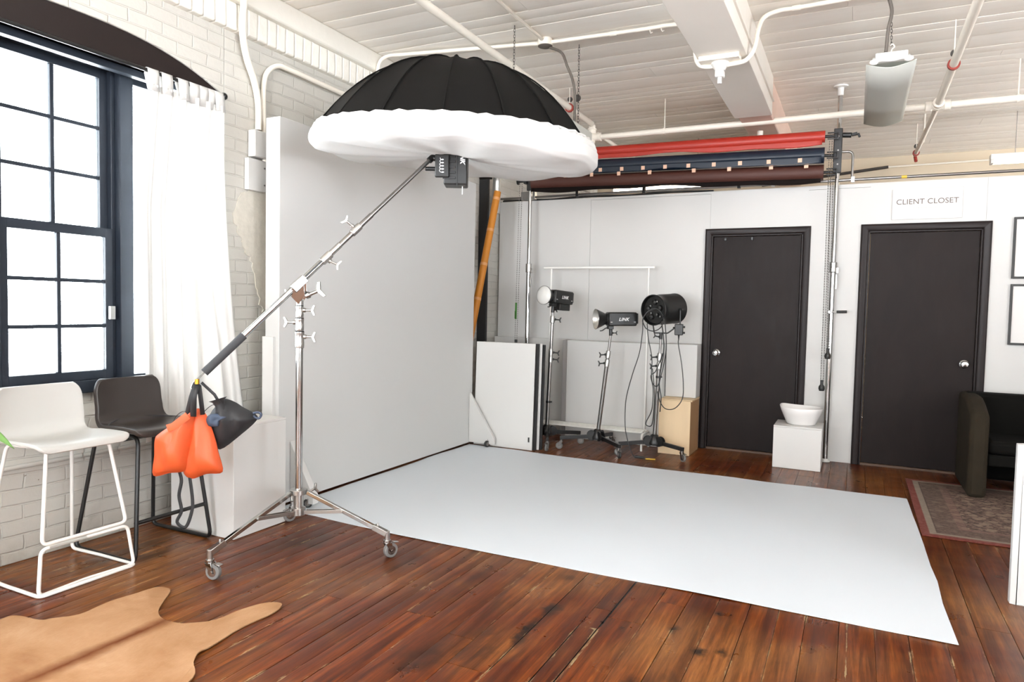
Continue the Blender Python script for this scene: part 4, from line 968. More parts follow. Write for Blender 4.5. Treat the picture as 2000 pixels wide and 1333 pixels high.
# ------------------------------------------------------------------ studio lights on rolling stands
def rolling_stand(label, loc, h, yaws, lean, collars, bands=(), mirror=1):
    t = thing('light_stand', label, 'light stand', loc); A = V((0, 0, .13)); T = V((lean[0], lean[1], h)); ax = (T - A).normalized()
    def q(z): return A + (T - A) * ((z - A.z) / (T.z - A.z))
    build(MB().cyl(q(.13), q(collars[0]), .0185, n=18), 'lower_tube', 'satin', t)
    build(MB().cyl(q(collars[0]), q(collars[-1] + .03), .0155, n=18), 'middle_tube', 'satin', t)
    build(MB().cyl(q(collars[-1]), T, .0105, n=14), 'upper_tube', 'satin', t)
    for z in collars:
        c = build(MB().lathe([(.018, -.035), (.0225, -.03), (.0225, .025), (.019, .035)], q(z), ax, 18), 'clamp_collar', 'alu', t)
        s = vr * mirror; tee_knob(q(z) + s * .02, s + V((0, 0, -.1)), c, mat='black_plastic', s=.95)
    for z in bands: build(MB().lathe([(.0186, -.01), (.022, -.01), (.022, .01), (.0186, .01)], q(z), ax, 16).box(q(z) + vr * .026, (.016, .012, .014)), 'cable_clip', 'black_plastic', t)
    hb = MB().lathe([(.03, .10), (.052, .105), (.055, .125), (.045, .15), (.036, .19), (.024, .20)], n=20)
    build(hb, 'leg_hub', 'black_metal', t, bevel=.001)
    for a, r in yaws:
        d = V((cos(a), sin(a), 0)); m = MB().beam(d * .03 + V((0, 0, .132)), d * (r + .015) + V((0, 0, .108)), .024, .034)
        lg = build(m, 'leg', 'black_metal', t, bevel=.002)
        s = V((-d.y, d.x, 0)); k = MB()
        for z in (.05, .09): k.cyl(d * z - s * .0165 + V((0, 0, .135)), d * z + s * .0165 + V((0, 0, .135)), .006, n=10)
        k.lathe([(.0, 0), (.045, 0), (.045, .006), (0, .006)], d * .055 + V((0, 0, .14)) - s * .017, -s, 18, caps=False); k.lathe([(.0, 0), (.045, 0), (.045, .006), (0, .006)], d * .055 + V((0, 0, .14)) + s * .017, s, 18, caps=False)
        build(k, 'pivot_plate', 'black_metal', lg)
        caster(t, 'caster', d * r + V((0, 0, .092)), a + pi * .8 + r, R=.033, w=.02, metal='satin', tyre='rubber_dark' if r > .34 else 'rubber')
    return t, T, ax
def stand_yaws(c, pts): return [(atan2(y - c[1], x - c[0]), sqrt((x - c[0]) ** 2 + (y - c[1]) ** 2)) for x, y in pts]
c1 = (-2.615, 6.125); c2 = (-2.115, 6.16); c3 = (-1.585, 6.185)
_, T1, _ = rolling_stand('tall rolling light stand nearest the white flat', (*c1, 0), 1.275, stand_yaws(c1, [(-2.505, 5.89), (-2.375, 6.36), (-2.87, 6.20)]), (.03, .01), (.83, .895, 1.21), (.42,))
_, T2, _ = rolling_stand('rolling light stand leaning slightly in the middle of the three', (*c2, 0), 1.075, stand_yaws(c2, [(-2.425, 6.03), (-2.08, 6.465), (-1.835, 5.93)]), (.10, .0), (.82, .90), (), -1)
_, T3, _ = rolling_stand('rolling light stand with cables beside the plywood crate', (*c3, 0), 1.08, stand_yaws(c3, [(-1.315, 6.095), (-1.86, 6.05), (-1.62, 6.48)]), (.03, 0), (.82, .90), (.72,), -1)

def strobe(label, loc, heading, pitch, refl, drop):
    """monobloc flash: x is where the reflector points"""
    t = thing('strobe_head', label, 'studio light', loc); t.rotation_euler = (0, -pitch, heading); g = 0.0
    b = build(MB().bb((-.235, -.056, .03), (.035, .056, .156)), 'housing', 'black_plastic', t, bevel=.012)
    build(MB().bb((-.248, -.048, .05), (-.236, .048, .146)), 'rear_panel', 'black_metal', t, bevel=.004)
    build(MB().bb((.0355, -.05, .04), (.048, .05, .146)), 'mount_ring', 'black_metal', t, bevel=.012)
    if drop: build(MB().bb((-.21, -.04, -.03), (-.055, .04, .0285)), 'battery_pack', 'black_plastic', b, bevel=.005)
    R, D = refl
    shellm = MB().lathe([(.048, .045), (.052, .06), (.062, .075), (R * .86, D * .7 + .05), (R * .97, D + .045), (R, D + .05), (R * 1.02, D + .053), (R * 1.02, D + .058), (R * .985, D + .058), (R * .955, D + .044), (R * .84, D * .68 + .05), (.055, .082), (.0, .08)], (0, 0, .093), (1, 0, 0), 36, caps=False)
    rf = build(shellm, 'reflector', 'black_metal', t)
    inn = MB().lathe([(R * .985, D + .0586), (R * .95, D + .046), (R * .83, D * .68 + .052), (.053, .086), (0, .085)], (0, 0, .093), (1, 0, 0), 36, caps=False); build(inn, 'reflector_lining', 'reflector', rf)
    build(MB().lathe([(R * .985, D + .0588), (R * 1.022, D + .0588), (R * 1.022, D + .054)], (0, 0, .093), (1, 0, 0), 36, caps=False), 'rim', 'satin', rf)
    build(MB().lathe([(0, .12), (.02, .118), (.03, .105), (.03, .087)], (0, 0, .093), (1, 0, 0), 20, caps=False), 'flash_dome', 'white_plastic', rf)
    if drop: build(MB().lathe([(R * .975, D + .0592), (R * .85, D + .072), (R * .5, D + .086), (0, D + .09)], (0, 0, .093), (1, 0, 0), 32, caps=False), 'frosted_dome', 'white_plastic', t)
    m = MB().bb((-.02, -.028, .0), (.03, .028, .029)); m.cyl((0, 0, -.06), (0, 0, .01), .016, n=14); build(m, 'tilt_bracket', 'black_metal', t, bevel=.003)
    tee_knob((-.016, 0, -.035), (-1, 0, 0), t, 'bracket_knob', .7, 'black_plastic')
    build(MB().tube(spline([(.03, .03, .012), (.06, .034, .01), (.09, .034, -.01), (.115, .034, -.014)], 4), .005, 8), 'tilt_lever', 'black_metal', t)
    lettering('LINK', 'lettering', 'white_text', b, frame((-.105, .0566, .09), (-1, 0, 0), (0, 1, 0)), .042, shear=.3, fat=.0009, spacing=1.08)
    for x in (.012, -.21): build(MB().box((x, .0565, .066), (.018, .001, .005)), 'small_mark', 'white_text', b)
    return t
strobe('black strobe head with a frosted white dome turned to the camera', V((*c1, 0)) + T1 + V((0, 0, .06)), atan2(-.974, -.30), .06, (.088, .085), True)
strobe('black strobe head in profile pointing left on the middle stand', V((*c2, 0)) + T2 + V((0, 0, .06)), atan2(-.60, -.80), -.02, (.092, .088), False)

# big black drum light seen from behind, with its yoke
t = thing('drum_light', 'big black drum shaped lamp seen from behind on the cabled stand', 'studio light', V((*c3, 0)) + T3 + V((0, 0, .0)))
O = V(t.location); dax = V((.40, .915, .06)).normalized(); dc = V((-1.612, 6.09, 1.318)) - O
m = MB().lathe([(.128, 0), (.132, .0), (.133, .02), (.129, .03), (.129, .10), (.136, .11), (.136, .30), (.139, .305), (.139, .315), (.130, .315), (.128, .30), (.121, .10), (.121, .03)], dc, dax, 40, caps=False)
dr = build(m, 'drum', 'black_metal', t)
build(MB().lathe([(0, .035), (.122, .035), (.122, .045), (0, .045)], dc, dax, 32, caps=False), 'back_plate', 'black_plastic', t)
build(MB().lathe([(0, .30), (.128, .30)], dc, dax, 32, caps=False), 'front_lens', 'diffuser', t)
e1 = dax.cross(V((0, 0, 1))).normalized(); e2 = e1.cross(dax)
for a, r, s in ((.3, .06, .028), (1.5, .07, .024), (2.9, .065, .02), (4.2, .07, .026), (5.3, .05, .02)):
    p = dc + e1 * cos(a) * r + e2 * sin(a) * r; build(MB().lathe([(s, .034), (s * .9, .01), (s * .5, .004), (0, .004)], p, dax, 16, caps=False), 'control_knob', 'black_plastic', t)
for a, r in ((1.1, .085), (2.3, .05), (5.6, .09), (3.9, .04)):
    p = dc + e1 * cos(a) * r + e2 * sin(a) * r; build(MB().lathe([(.008, .034), (.008, .012), (0, .010)], p, dax, 12, caps=False), 'metal_fitting', 'chrome', t)
build(MB().tube([dc + dax * .012 + (e1 * cos(k / 10) + e2 * sin(k / 10)) * .134 for k in range(64)], .0045, 6), 'cable_hoop', 'black_plastic', dr)
mid = dc + dax * .20; yk = []
for q in (-1, 1): build(MB().cyl(mid + e1 * q * .136, mid + e1 * q * .158, .012, n=12), 'yoke_knob', 'black_plastic', t)
build(MB().tube(fillet([mid - e1 * .15, mid - e1 * .152 - V((0, 0, .13)), V((-.055, -.02, .035)), V((.055, .02, .035)), mid + e1 * .152 - V((0, 0, .13)), mid + e1 * .15], .01), .0065, 8), 'yoke', 'black_metal', t)
build(MB().cyl((0, 0, -.02), (0, 0, .04), .014, n=14), 'spigot', 'black_metal', t)
tee_knob((-.012, 0, 0), (-1, -.3, .2), t, 'bracket_knob', .8, 'black_plastic')
def cord(name, label, pts, r, cat='cable', parent=None):
    P = spline(pts, 7)
    if parent is not None:
        k = V(parent.location); return build(MB(k).tube(P, r, 7), name, 'black_plastic', parent)
    return tag(build(MB(pts[0]).tube(P, r, 7), name, 'black_plastic'), label, cat)
cord('power_cable', 'long black cable falling from the drum lamp to the floor', [(-1.575, 6.05, 1.33), (-1.649, 6.03, 1.291), (-1.679, 6.03, 1.231), (-1.681, 6.03, 1.118), (-1.703, 6.03, .936), (-1.758, 6.03, .75), (-1.804, 6.03, .563), (-1.814, 6.02, .423), (-1.794, 5.985, .24), (-1.747, 5.97, .097), (-1.71, 5.975, .02)], .0042)
pl = thing('plug', 'black cable plug lying on the floor with a yellow tag', 'plug', (-1.69, 5.99, 0))
build(MB(pl.location).tube([(-1.708, 5.978, .018), (-1.69, 5.985, .020), (-1.64, 6.0, .016), (-1.62, 6.005, .013)], [.007, .013, .012, .006], 10), 'plug_body', 'black_plastic', pl)
build(MB(pl.location).box((-1.572, 6.02, .006), (.085, .03, .006), .25), 'tag', 'yellow', pl, bevel=.002)
dl = thing('cable_bundle', 'tangle of black cable loops hanging on the drum lamp stand', 'cable', (-1.56, 6.06, 1.2))
cord('loop', '', [(-1.675, 6.0, 1.218), (-1.637, 5.99, 1.156), (-1.572, 5.99, 1.136), (-1.51, 5.99, 1.169), (-1.49, 6.0, 1.237), (-1.519, 6.01, 1.303), (-1.569, 6.01, 1.333), (-1.628, 6.01, 1.309), (-1.667, 6.0, 1.254), (-1.675, 6.0, 1.218)], .0042, parent=dl)
cord('loop', '', [(-1.49, 6.06, 1.205), (-1.482, 6.08, 1.08), (-1.482, 6.09, .945), (-1.521, 6.1, .739), (-1.55, 6.1, .647), (-1.592, 6.1, .667), (-1.608, 6.1, .757), (-1.608, 6.1, .893), (-1.641, 6.08, 1.073), (-1.65, 6.06, 1.2)], .0042, parent=dl)
cord('loop', '', [(-1.509, 6.1, .942), (-1.573, 6.12, .78), (-1.617, 6.12, .732), (-1.591, 6.11, .619), (-1.594, 6.1, .436), (-1.642, 6.1, .317), (-1.631, 6.1, .285), (-1.59, 6.1, .298), (-1.576, 6.1, .437), (-1.576, 6.1, .597), (-1.6, 6.1, .8)], .0042, parent=dl)
cord('loop', '', [(-1.52, 6.05, 1.22), (-1.505, 6.07, 1.1), (-1.50, 6.08, .95), (-1.535, 6.1, .7), (-1.515, 6.1, .55), (-1.52, 6.1, .42)], .005, parent=dl)
bx = thing('power_box', 'small black power box with plugs beside the drum lamp', 'power box', (-1.385, 6.15, 1.1))
build(MB(bx.location).box((-1.388, 6.15, 1.152), (.072, .05, .098), .15), 'box_body', 'black_plastic', bx, bevel=.006)
for z in (1.125, 1.175): build(MB(bx.location).cyl((-1.352, 6.15, z), (-1.335, 6.152, z), .009, n=12), 'socket', 'black_metal', bx)
k = build(MB(bx.location).cyl((-1.44, 6.155, 1.165), (-1.424, 6.153, 1.165), .01, n=10), 'hanger', 'black_metal', bx)
build(MB(bx.location).cyl((-1.388, 6.15, 1.06), (-1.388, 6.15, 1.105), .004, .009, n=10), 'strain_relief', 'black_plastic', bx)
cord('box_cable', '', [(-1.388, 6.15, 1.065), (-1.386, 6.14, 1.02), (-1.354, 6.14, .859), (-1.33, 6.13, .681), (-1.335, 6.13, .545), (-1.395, 6.12, .459), (-1.476, 6.12, .448), (-1.528, 6.12, .508), (-1.554, 6.12, .597)], .0042, parent=bx)

# ------------------------------------------------------------------ autopoles with the coloured backdrop rolls
def chain(t, x0, x1, y, z0, z1, name='bead_chain', sag=0.0):
    m = MB(); n = max(8, int((z0 - z1) / .022)); tri = [(0, 0, .0075), (.0055, 0, 0), (-.003, .005, 0), (-.003, -.005, 0), (0, 0, -.0075)]
    for i in range(n):
        f = i / (n - 1); c = V((x0 + (x1 - x0) * f, y + sag * sin(pi * f), z0 + (z1 - z0) * f)); m.add([c + V(p) for p in tri], [[0, 1, 2], [0, 2, 3], [0, 3, 1], [4, 2, 1], [4, 3, 2], [4, 1, 3]])
    m.tube([(x0, y, z0), ((x0 + x1) / 2, y + sag, (z0 + z1) / 2), (x1, y, z1)], .0012, 4)
    m.o = V(t.location); m.v = [p - m.o for p in m.v]; return build(m, name, 'satin', t)
def autopole(label, x, y, bracket_z, right):
    t = thing('autopole', label, 'pole', (x, y, 0)); L = t.location
    build(MB(L).cyl((x, y, .01), (x, y, 1.75), .023, n=20), 'lower_tube', 'chrome', t)
    build(MB(L).cyl((x, y, 1.75), (x, y, CEIL - .03), .019, n=20), 'upper_tube', 'chrome', t)
    build(MB(L).lathe([(.04, 0), (.043, .006), (.032, .02), (.024, .03)], (x, y, .001), n=20), 'foot', 'white_plastic', t)
    build(MB(L).lathe([(.0195, -.085), (.025, -.08), (.025, -.03), (.028, -.02), (.058, -.012), (.060, -.001)], (x, y, CEIL), n=24), 'ceiling_cup', 'white_plastic', t)
    build(MB(L).lathe([(.0235, 1.68), (.031, 1.685), (.031, 1.77), (.024, 1.775)], (x, y, 0), n=18).box((x + .036, y - .01, 1.70), (.02, .02, .05)).box((x + .03, y - .02, 1.60), (.012, .02, .13)), 'lock_collar', 'alu', t, bevel=.002)
    if right:
        b = MB(L).bb((x - .038, y - .034, 2.545), (x + .03, y + .030, 2.93)); build(b, 'bracket_plate', 'black_metal', t, bevel=.006)
        for z in (2.62, 2.74, 2.86): build(MB(L).cyl((x + .0, y - .037, z), (x, y - .0342, z), .007, n=10), 'bolt', 'satin', t)
        m = MB(L); m.cyl((x + .03, y, 2.875), (x + .10, y, 2.868), .022, n=12); m.beam((x + .10, y, 2.87), (x + .145, y, 2.878), .03, .025); m.beam((x + .15, y, 2.88), (x + .165, y, 2.845), .02, .018); build(m, 'lock_handle', 'black_metal', t, bevel=.003)
        m = MB(L); m.cyl((x - .01, y - .035, 1.335), (x + .05, y - .045, 1.335), .006, n=10); o = build(m, 'crank_arm', 'chrome', t)
        build(MB(L).cyl((x + .045, y - .045, 1.336), (x + .125, y - .055, 1.339), .0125, n=14), 'crank_grip', 'black_plastic', o)
        build(MB(L).cyl((x - .01, y - .04, 1.335), (x - .01, y, 1.335), .012, n=12), 'crank_boss', 'chrome', o)
    else:
        build(MB(L).bb((x - .03, y - .03, 2.52), (x + .03, y + .03, 2.66)), 'bracket_plate', 'black_metal', t, bevel=.006)
        m = MB(L); m.cyl((x - .10, y - .06, 2.61), (x - .02, y - .06, 2.61), .012, n=12); m.lathe([(.012, 0), (.03, .005), (.032, .02), (.012, .025)], (x - .125, y - .06, 2.61), (1, 0, 0), 14); m.box((x - .03, y - .04, 2.61), (.03, .07, .05)); build(m, 'end_hook', 'black_metal', t, bevel=.002)
    return t
PR = V((-.195, 6.775, 0)); PL = V((-3.065, 6.60, 0))
pole_r = autopole('chrome pole on the right carrying the backdrop rolls between the doors', PR.x, PR.y, 2.7, True)
pole_l = autopole('chrome pole on the left holding the brown roll end', PL.x, PL.y, 2.6, False)
def vinyl(label, rz, lz, r, mat, lx, y0, y1, tabs, flap, tabz):
    p = V((-.30, y1, rz)); q = V((lx, y0, lz)); t = thing('backdrop_roll', label, 'backdrop roll', p); d = (q - p).normalized(); L = (q - p).length
    o = build(MB(p).lathe([(r * .6, .015), (r * .6, 0), (r, 0), (r, L), (r * .6, L), (r * .6, L - .015)], p, d, 32), 'roll', mat, t)
    build(MB(p).cyl(p - d * .07, p + d * .02, .013, n=12), 'roll_end', 'black_metal', t)
    m = MB(p); m.tube(fillet([p - d * .02 + V((0, -.0, .028)), p - d * .10 + V((0, 0, .028)), p - d * .10 - V((0, 0, .022)), p - d * .02 - V((0, 0, .022))], .008), .006, 8); build(m, 'hook_bracket', 'black_metal', t)
    # free end of the material hanging from the front of the roll
    F = V((0, -r - .003, 0)); hang = MB(p).grid(lambda u, v: p + d * (.02 + (L - .02) * u) + V((0, -r * sqrt(max(0, 1 - flap[2] ** 2)) - .003, 0)) - V((0, 0, r * flap[2] + flap[0] * v + .012 * v * (sin(u * 9) + .6 * sin(u * 23)))), 60, 5)
    build(hang, 'loose_end', flap[1], t, solid=.002, ang=80)
    for f, dz in tabs:
        c = p + d * L * f + V((0, -r - .006, 0)) + V((0, 0, tabz + dz)); build(MB(p).box(c, (.034, .003, .036)), 'tape_tab', 'tape', t)
    return t, p, d, L
vinyl('red backdrop roll, topmost of the three rolls on the poles', 2.852, 2.875, .050, 'red_roll', -3.0, 6.62, 6.68, [], (.045, 'red_roll', .62), 0)
tb, p, d, L = vinyl('dark navy backdrop roll between the red and the brown rolls', 2.688, 2.735, .071, 'blue_roll', -3.0, 6.62, 6.68, [(f, 0) for f in (.07, .165, .255, .34, .425, .505, .583, .66, .74)], (.066, 'blue_roll', .15), -.045)
build(MB(p).cyl(p + d * .0 + V((0, -.074, -.082)), p + d * L + V((0, -.074, -.082)), .005, n=8), 'hem_rod', 'satin', tb)
vinyl('brown backdrop roll, lowest of the three rolls on the poles', 2.545, 2.600, .066, 'brown_roll', -3.04, 6.60, 6.68, [(f, 0) for f in (.05, .155, .285, .40, .55, .66, .76, .86)], (.035, 'dark_under', .88), .048)
for i, (x0, x1, z0, z1) in enumerate(((-.20, -.235, 2.83, .70), (-.225, -.262, 2.83, .70), (-.235, -.225, 2.63, .99), (-.262, -.25, 2.63, .99))):
    pass
t = thing('bead_chain', 'longer bead chain loop with a black weight on the right pole', 'chain', (-.235, 6.66, .67))
chain(t, -.243, -.232, 6.655, 2.80, .73); chain(t, -.262, -.252, 6.655, 2.80, .73, sag=.01)
build(MB(t.location).lathe([(.0, -.03), (.02, -.028), (.026, -.01), (.024, .012), (.012, .028), (.012, .06), (.016, .065), (0, .068)], (-.242, 6.655, .672), n=18, caps=False), 'weight', 'black_plastic', t)
t = thing('bead_chain', 'shorter bead chain loop with a black weight on the right pole', 'chain', (-.205, 6.69, .96))
chain(t, -.228, -.196, 6.685, 2.62, 1.01); chain(t, -.246, -.216, 6.685, 2.62, 1.01, sag=-.01); 
build(MB(t.location).lathe([(.0, -.03), (.02, -.028), (.026, -.01), (.024, .012), (.012, .028), (.012, .06), (.016, .065), (0, .068)], (-.206, 6.685, .952), n=18, caps=False), 'weight', 'black_plastic', t)
t = thing('bead_chain', 'bead chain loop with green tape on the left pole', 'chain', (-3.13, 6.55, .95))
chain(t, -3.125, -3.15, 6.53, 2.58, .98); chain(t, -3.155, -3.172, 6.53, 2.58, .98)
build(MB(t.location).box((-3.165, 6.525, 1.28), (.018, .006, .17), 0).box((-3.172, 6.525, 1.24), (.012, .006, .08)), 'green_tape', 'green_tape', t)
build(MB(t.location).lathe([(0, -.02), (.015, -.015), (.015, .015), (0, .02)], (-3.16, 6.53, .965), n=12, caps=False), 'weight', 'black_plastic', t)

# ------------------------------------------------------------------ things on and above the partition wall
t = thing('wall_sign', 'small white sign reading CLIENT CLOSET above the right door', 'sign', (.497, 6.82, 2.26))
pn = build(MB(t.location).bb((.242, 6.812, 2.132), (.752, 6.8235, 2.386)), 'sign_panel', 'white_lam', t, bevel=.002)
lettering('CLIENT CLOSET', 'lettering', 'grey_text', pn, frame((0, -.0085, .017), (1, 0, 0), (0, -1, 0)), .062, fat=.0003, spacing=1.02)
lettering('THE', 'small_lettering', 'pale_text', pn, frame((-.01, -.0085, .065), (1, 0, 0), (0, -1, 0)), .016, spacing=1.2)
lettering('FOR THE PEOPLE', 'small_lettering', 'pale_text', pn, frame((0, -.0085, -.035), (1, 0, 0), (0, -1, 0)), .018, spacing=1.5)
for z0, z1, lb in ((1.632, 2.122, 'upper thin black picture frame right of the right door'), (1.100, 1.588, 'lower thin black picture frame right of the right door')):
    t = thing('picture_frame', lb, 'picture frame', (1.30, 6.81, (z0 + z1) / 2)); m = MB(t.location); a, b = 1.107, 1.50
    for p, q in (((a, z0), (a + .016, z1)), ((b - .016, z0), (b, z1)), ((a + .016, z0), (b - .016, z0 + .016)), ((a + .016, z1 - .016), (b - .016, z1))): m.bb((p[0], 6.80, p[1]), (q[0], 6.823, q[1]))
    build(m, 'frame', 'black_metal', t, bevel=.001); build(MB(t.location).bb((a + .017, 6.812, z0 + .017), (b - .017, 6.822, z1 - .017)), 'print', 'white_lam', t)
t = thing('wall_conduit', 'silver conduit running along the top of the white partition', 'conduit', (-.9, 6.79, 2.485))
build(MB(t.location).cyl((-3.52, 6.79, 2.487), (1.9, 6.79, 2.487), .0125, n=14), 'tube', 'satin', t)
for x in (-2.62, -1.92, -1.02): build(MB(t.location).box((x, 6.79, 2.50), (.028, .035, .07)), 'bracket', 'black_metal', t, bevel=.002)
build(MB(t.location).bb((-3.25, 6.765, 2.46), (-3.09, 6.82, 2.545)), 'junction_box', 'satin', t, bevel=.003)
for x in (-.72, -.07): build(MB(t.location).box((x, 6.782, 2.487), (.03, .03, .05)), 'clip', 'white_plastic', t, bevel=.002)
build(MB(t.location).cyl((.30, 6.79, 2.487), (.34, 6.79, 2.487), .0130, n=14), 'yellow_label', 'yellow', t)
build(MB(t.location).tube(fillet([(-.185, 6.80, 2.735), (-.077, 6.80, 2.735), (-.077, 6.80, 2.49)], .08, 8), .0105, 10), 'elbow', 'satin', t)
t = thing('cable_run', 'dark cables lying along the wall top left of the doors', 'cable', (-2.4, 6.86, 2.46))
for k, (y, z, s) in enumerate(((6.84, 2.468, .006), (6.86, 2.472, .008))): build(MB(t.location).tube(spline([(-3.5 + i * .28, y, z + s * sin(i * 2.1 + k) * .9) for i in range(9)], 4), .009, 8), 'cable', 'black_plastic', t)

# fluorescent battens lit beyond the partition
def batten(label, x0, x1, y, z):
    t = thing('fluorescent_light', label, 'ceiling light', ((x0 + x1) / 2, y, z)); L = t.location
    build(MB(L).bb((x0, y - .05, z), (x1, y + .05, z + .05)), 'housing', 'white_metal', t, bevel=.004)
    for yy in (y - .028, y + .028): build(MB(L).cyl((x0 + .03, yy, z - .022), (x1 - .03, yy, z - .022), .017, n=12), 'tube', 'tube_light', t)
    for x in (x0 + .015, x1 - .015): build(MB(L).bb((x - .012, y - .048, z - .04), (x + .012, y + .048, z)), 'lamp_holder', 'white_plastic', t)
    for x in (x0 + .2, x1 - .2): build(MB(L).cyl((x, y, z + .05), (x, y, CEIL - .003), .003, n=6), 'hanging_chain', 'satin', t)
batten('lit fluorescent batten beyond the partition below the brown roll', -2.71, -1.50, 8.2, 2.775)
batten('lit fluorescent batten beyond the partition at the right edge', 1.11, 2.32, 8.2, 2.845)

# ------------------------------------------------------------------ ceiling: sprinkler pipes, conduits, fittings
def coupling(m, p, ax, r, L=.05):
    m.lathe([(r * 1.0, -L), (r * 1.35, -L + .006), (r * 1.35, -L * .5), (r * 1.2, -L * .45), (r * 1.2, L * .45), (r * 1.35, L * .5), (r * 1.35, L - .006), (r, L)], p, ax, 18)
t = thing('sprinkler_pipe', 'white sprinkler pipe crossing the room above the backdrop rolls', 'pipe', (-.5, 6.57, 3.0))
L = t.location
build(MB(L).cyl((-2.40, 6.575, 3.0), (5.4, 6.56, 3.0), .027, n=18), 'tube', 'pipe_white', t)
m = MB(L); coupling(m, V((.52, 6.57, 3.0)), V((1, 0, 0)), .03, .09); coupling(m, V((.52, 6.51, 3.0)), V((0, 1, 0)), .03, .05); build(m, 'tee_fitting', 'pipe_white', t)
m = MB(L); coupling(m, V((-2.36, 6.575, 3.0)), V((1, 0, 0)), .03, .06); m.cyl((-2.40, 6.575, 2.97), (-2.40, 6.575, 3.12), .034, n=16); m.ball((-2.40, 6.575, 2.96), .036, 14); coupling(m, V((-2.40, 6.575, 3.06)), V((0, 0, 1)), .034, .03); build(m, 'tee_fitting', 'pipe_white', t)
for x in (-1.68, 1.05):
    build(MB(L).cyl((x, 6.573, 3.03), (x, 6.573, CEIL - .003), .005, n=8), 'hanger_rod', 'pipe_white', t); build(MB(L).lathe([(.029, -.01), (.032, -.01), (.032, .01), (.029, .01)], (x, 6.573, 3.0), (1, 0, 0), 18), 'hanger_ring', 'pipe_white', t)
def runpipe(name, label, a, b, r, ring, ringmat='red_iron'):
    a, b = V(a), V(b); t = thing(name, label, 'pipe', (a + b) / 2); d = (b - a).normalized(); L = t.location
    build(MB(L).cyl(a, b, r, n=18), 'tube', 'pipe_white', t)
    for f in ring:
        c = a + d * f; R = build(MB(L).lathe([(r + .001, -.012), (r + .012, -.012), (r + .012, .012), (r + .001, .012)], c, d, 20), 'hanger_ring', ringmat, t)
        build(MB(L).cyl(c + V((0, 0, r + .008)), V((c.x, c.y, CEIL - .003)), .004, n=8), 'hanger_rod', 'pipe_white', R)
        build(MB(L).lathe([(.02, 0), (.022, .0), (.022, .02), (.02, .02)], c + V((0, -.0, r + .05)), d, 14), 'hanger_swivel', 'dark_iron', R)
    return t
runpipe('sprinkler_pipe', 'white sprinkler pipe with a red ring right of the grey ceiling light', (.52, -2.0, 3.03), (.52, 6.48, 3.0), .0265, (7.55,))
t = runpipe('sprinkler_pipe', 'thinner white sprinkler pipe ending in a red ring near the far wall', (.52, 6.66, 3.0), (.49, 8.5, 3.0), .020, (1.72,))
L = t.location; build(MB(L).cyl((.5, 8.47, 2.93), (.49, 8.5, 3.0), .016, n=12), 'sprinkler_nozzle', 'red_iron', t)
build(MB(L).cyl((.53, 8.0, 3.02), (.53, 8.0, 3.297), .008, n=8), 'hanger_rod', 'pipe_white', t)
runpipe('sprinkler_pipe', 'white sprinkler pipe running back above the umbrella to the corner tee', (-2.385, -1.0, 3.12), (-2.385, 6.52, 3.12), .027, (6.93,))
runpipe('sprinkler_pipe', 'dull pipe stub continuing past the corner tee to the far room', (-2.37, 6.66, 3.05), (-2.32, 9.9, 3.05), .022, ())
t = thing('ceiling_conduit', 'white conduit crossing the ceiling and looping under the beam', 'conduit', (-1.5, 4.84, 3.26)); L = t.location
cp = [(-3.45, 4.52, 3.10), (-3.43, 4.53, 3.22), (-3.36, 4.56, 3.268), (-3.2, 4.60, 3.272), (-2.3, 4.77, 3.272), (-2.135, 4.80, 3.272), (-1.45, 4.835, 3.272), (-1.20, 4.84, 3.272), (-1.09, 4.83, 3.24), (-1.045, 4.81, 3.13), (-1.03, 4.79, 3.02), (-1.0, 4.78, 2.955), (-.93, 4.78, 2.935), (-.78, 4.78, 2.935), (-.70, 4.78, 2.95), (-.655, 4.79, 3.02), (-.64, 4.82, 3.14), (-.61, 4.86, 3.235), (-.52, 4.88, 3.27), (-.40, 4.885, 3.272), (.2, 4.86, 3.272), (3.0, 4.8, 3.272)]
build(MB(L).tube(spline(cp, 5), .0145, 10), 'tube', 'pipe_white', t)
for x in (-1.62, -.42): build(MB(L).cyl((x - .025, 4.83 if x < -1 else 4.885, 3.272), (x + .025, 4.83 if x < -1 else 4.885, 3.272), .018, n=12), 'coupling', 'pipe_white', t)
for x in (-1.28, -1.36): build(MB(L).tube([(x, 4.84, 3.29), (x, 4.84, 3.25), (x + .008, 4.835, 3.235), (x + .02, 4.835, 3.24)], .003, 6), 'cup_hook', 'pipe_white', t)
build(MB(L).cyl((-2.135, -1.0, 3.278), (-2.135, 4.74, 3.278), .0125, n=12), 'branch_tube', 'pipe_white', t)
t = thing('ceiling_junction_box', 'round white ceiling junction box with a dark cover and cable', 'electrical box', (-2.135, 4.80, 3.25)); L = t.location
build(MB(L).lathe([(.052, .0), (.055, .004), (.055, .048), (.05, .049)], (-2.135, 4.80, 3.25), n=24), 'box', 'pipe_white', t)
build(MB(L).lathe([(0, 0), (.05, 0), (.054, .003), (.054, .006), (0, .006)], (-2.135, 4.80, 3.243), n=24, caps=False), 'cover', 'cable', t)
build(MB(L).tube(spline([(-2.11, 4.82, 3.243), (-2.04, 4.89, 3.215), (-1.996, 4.9, 3.113), (-1.953, 4.9, 3.014), (-1.929, 4.9, 2.881), (-1.931, 4.9, 2.62)], 7), .010, 8), 'flex_cable', 'cable', t)
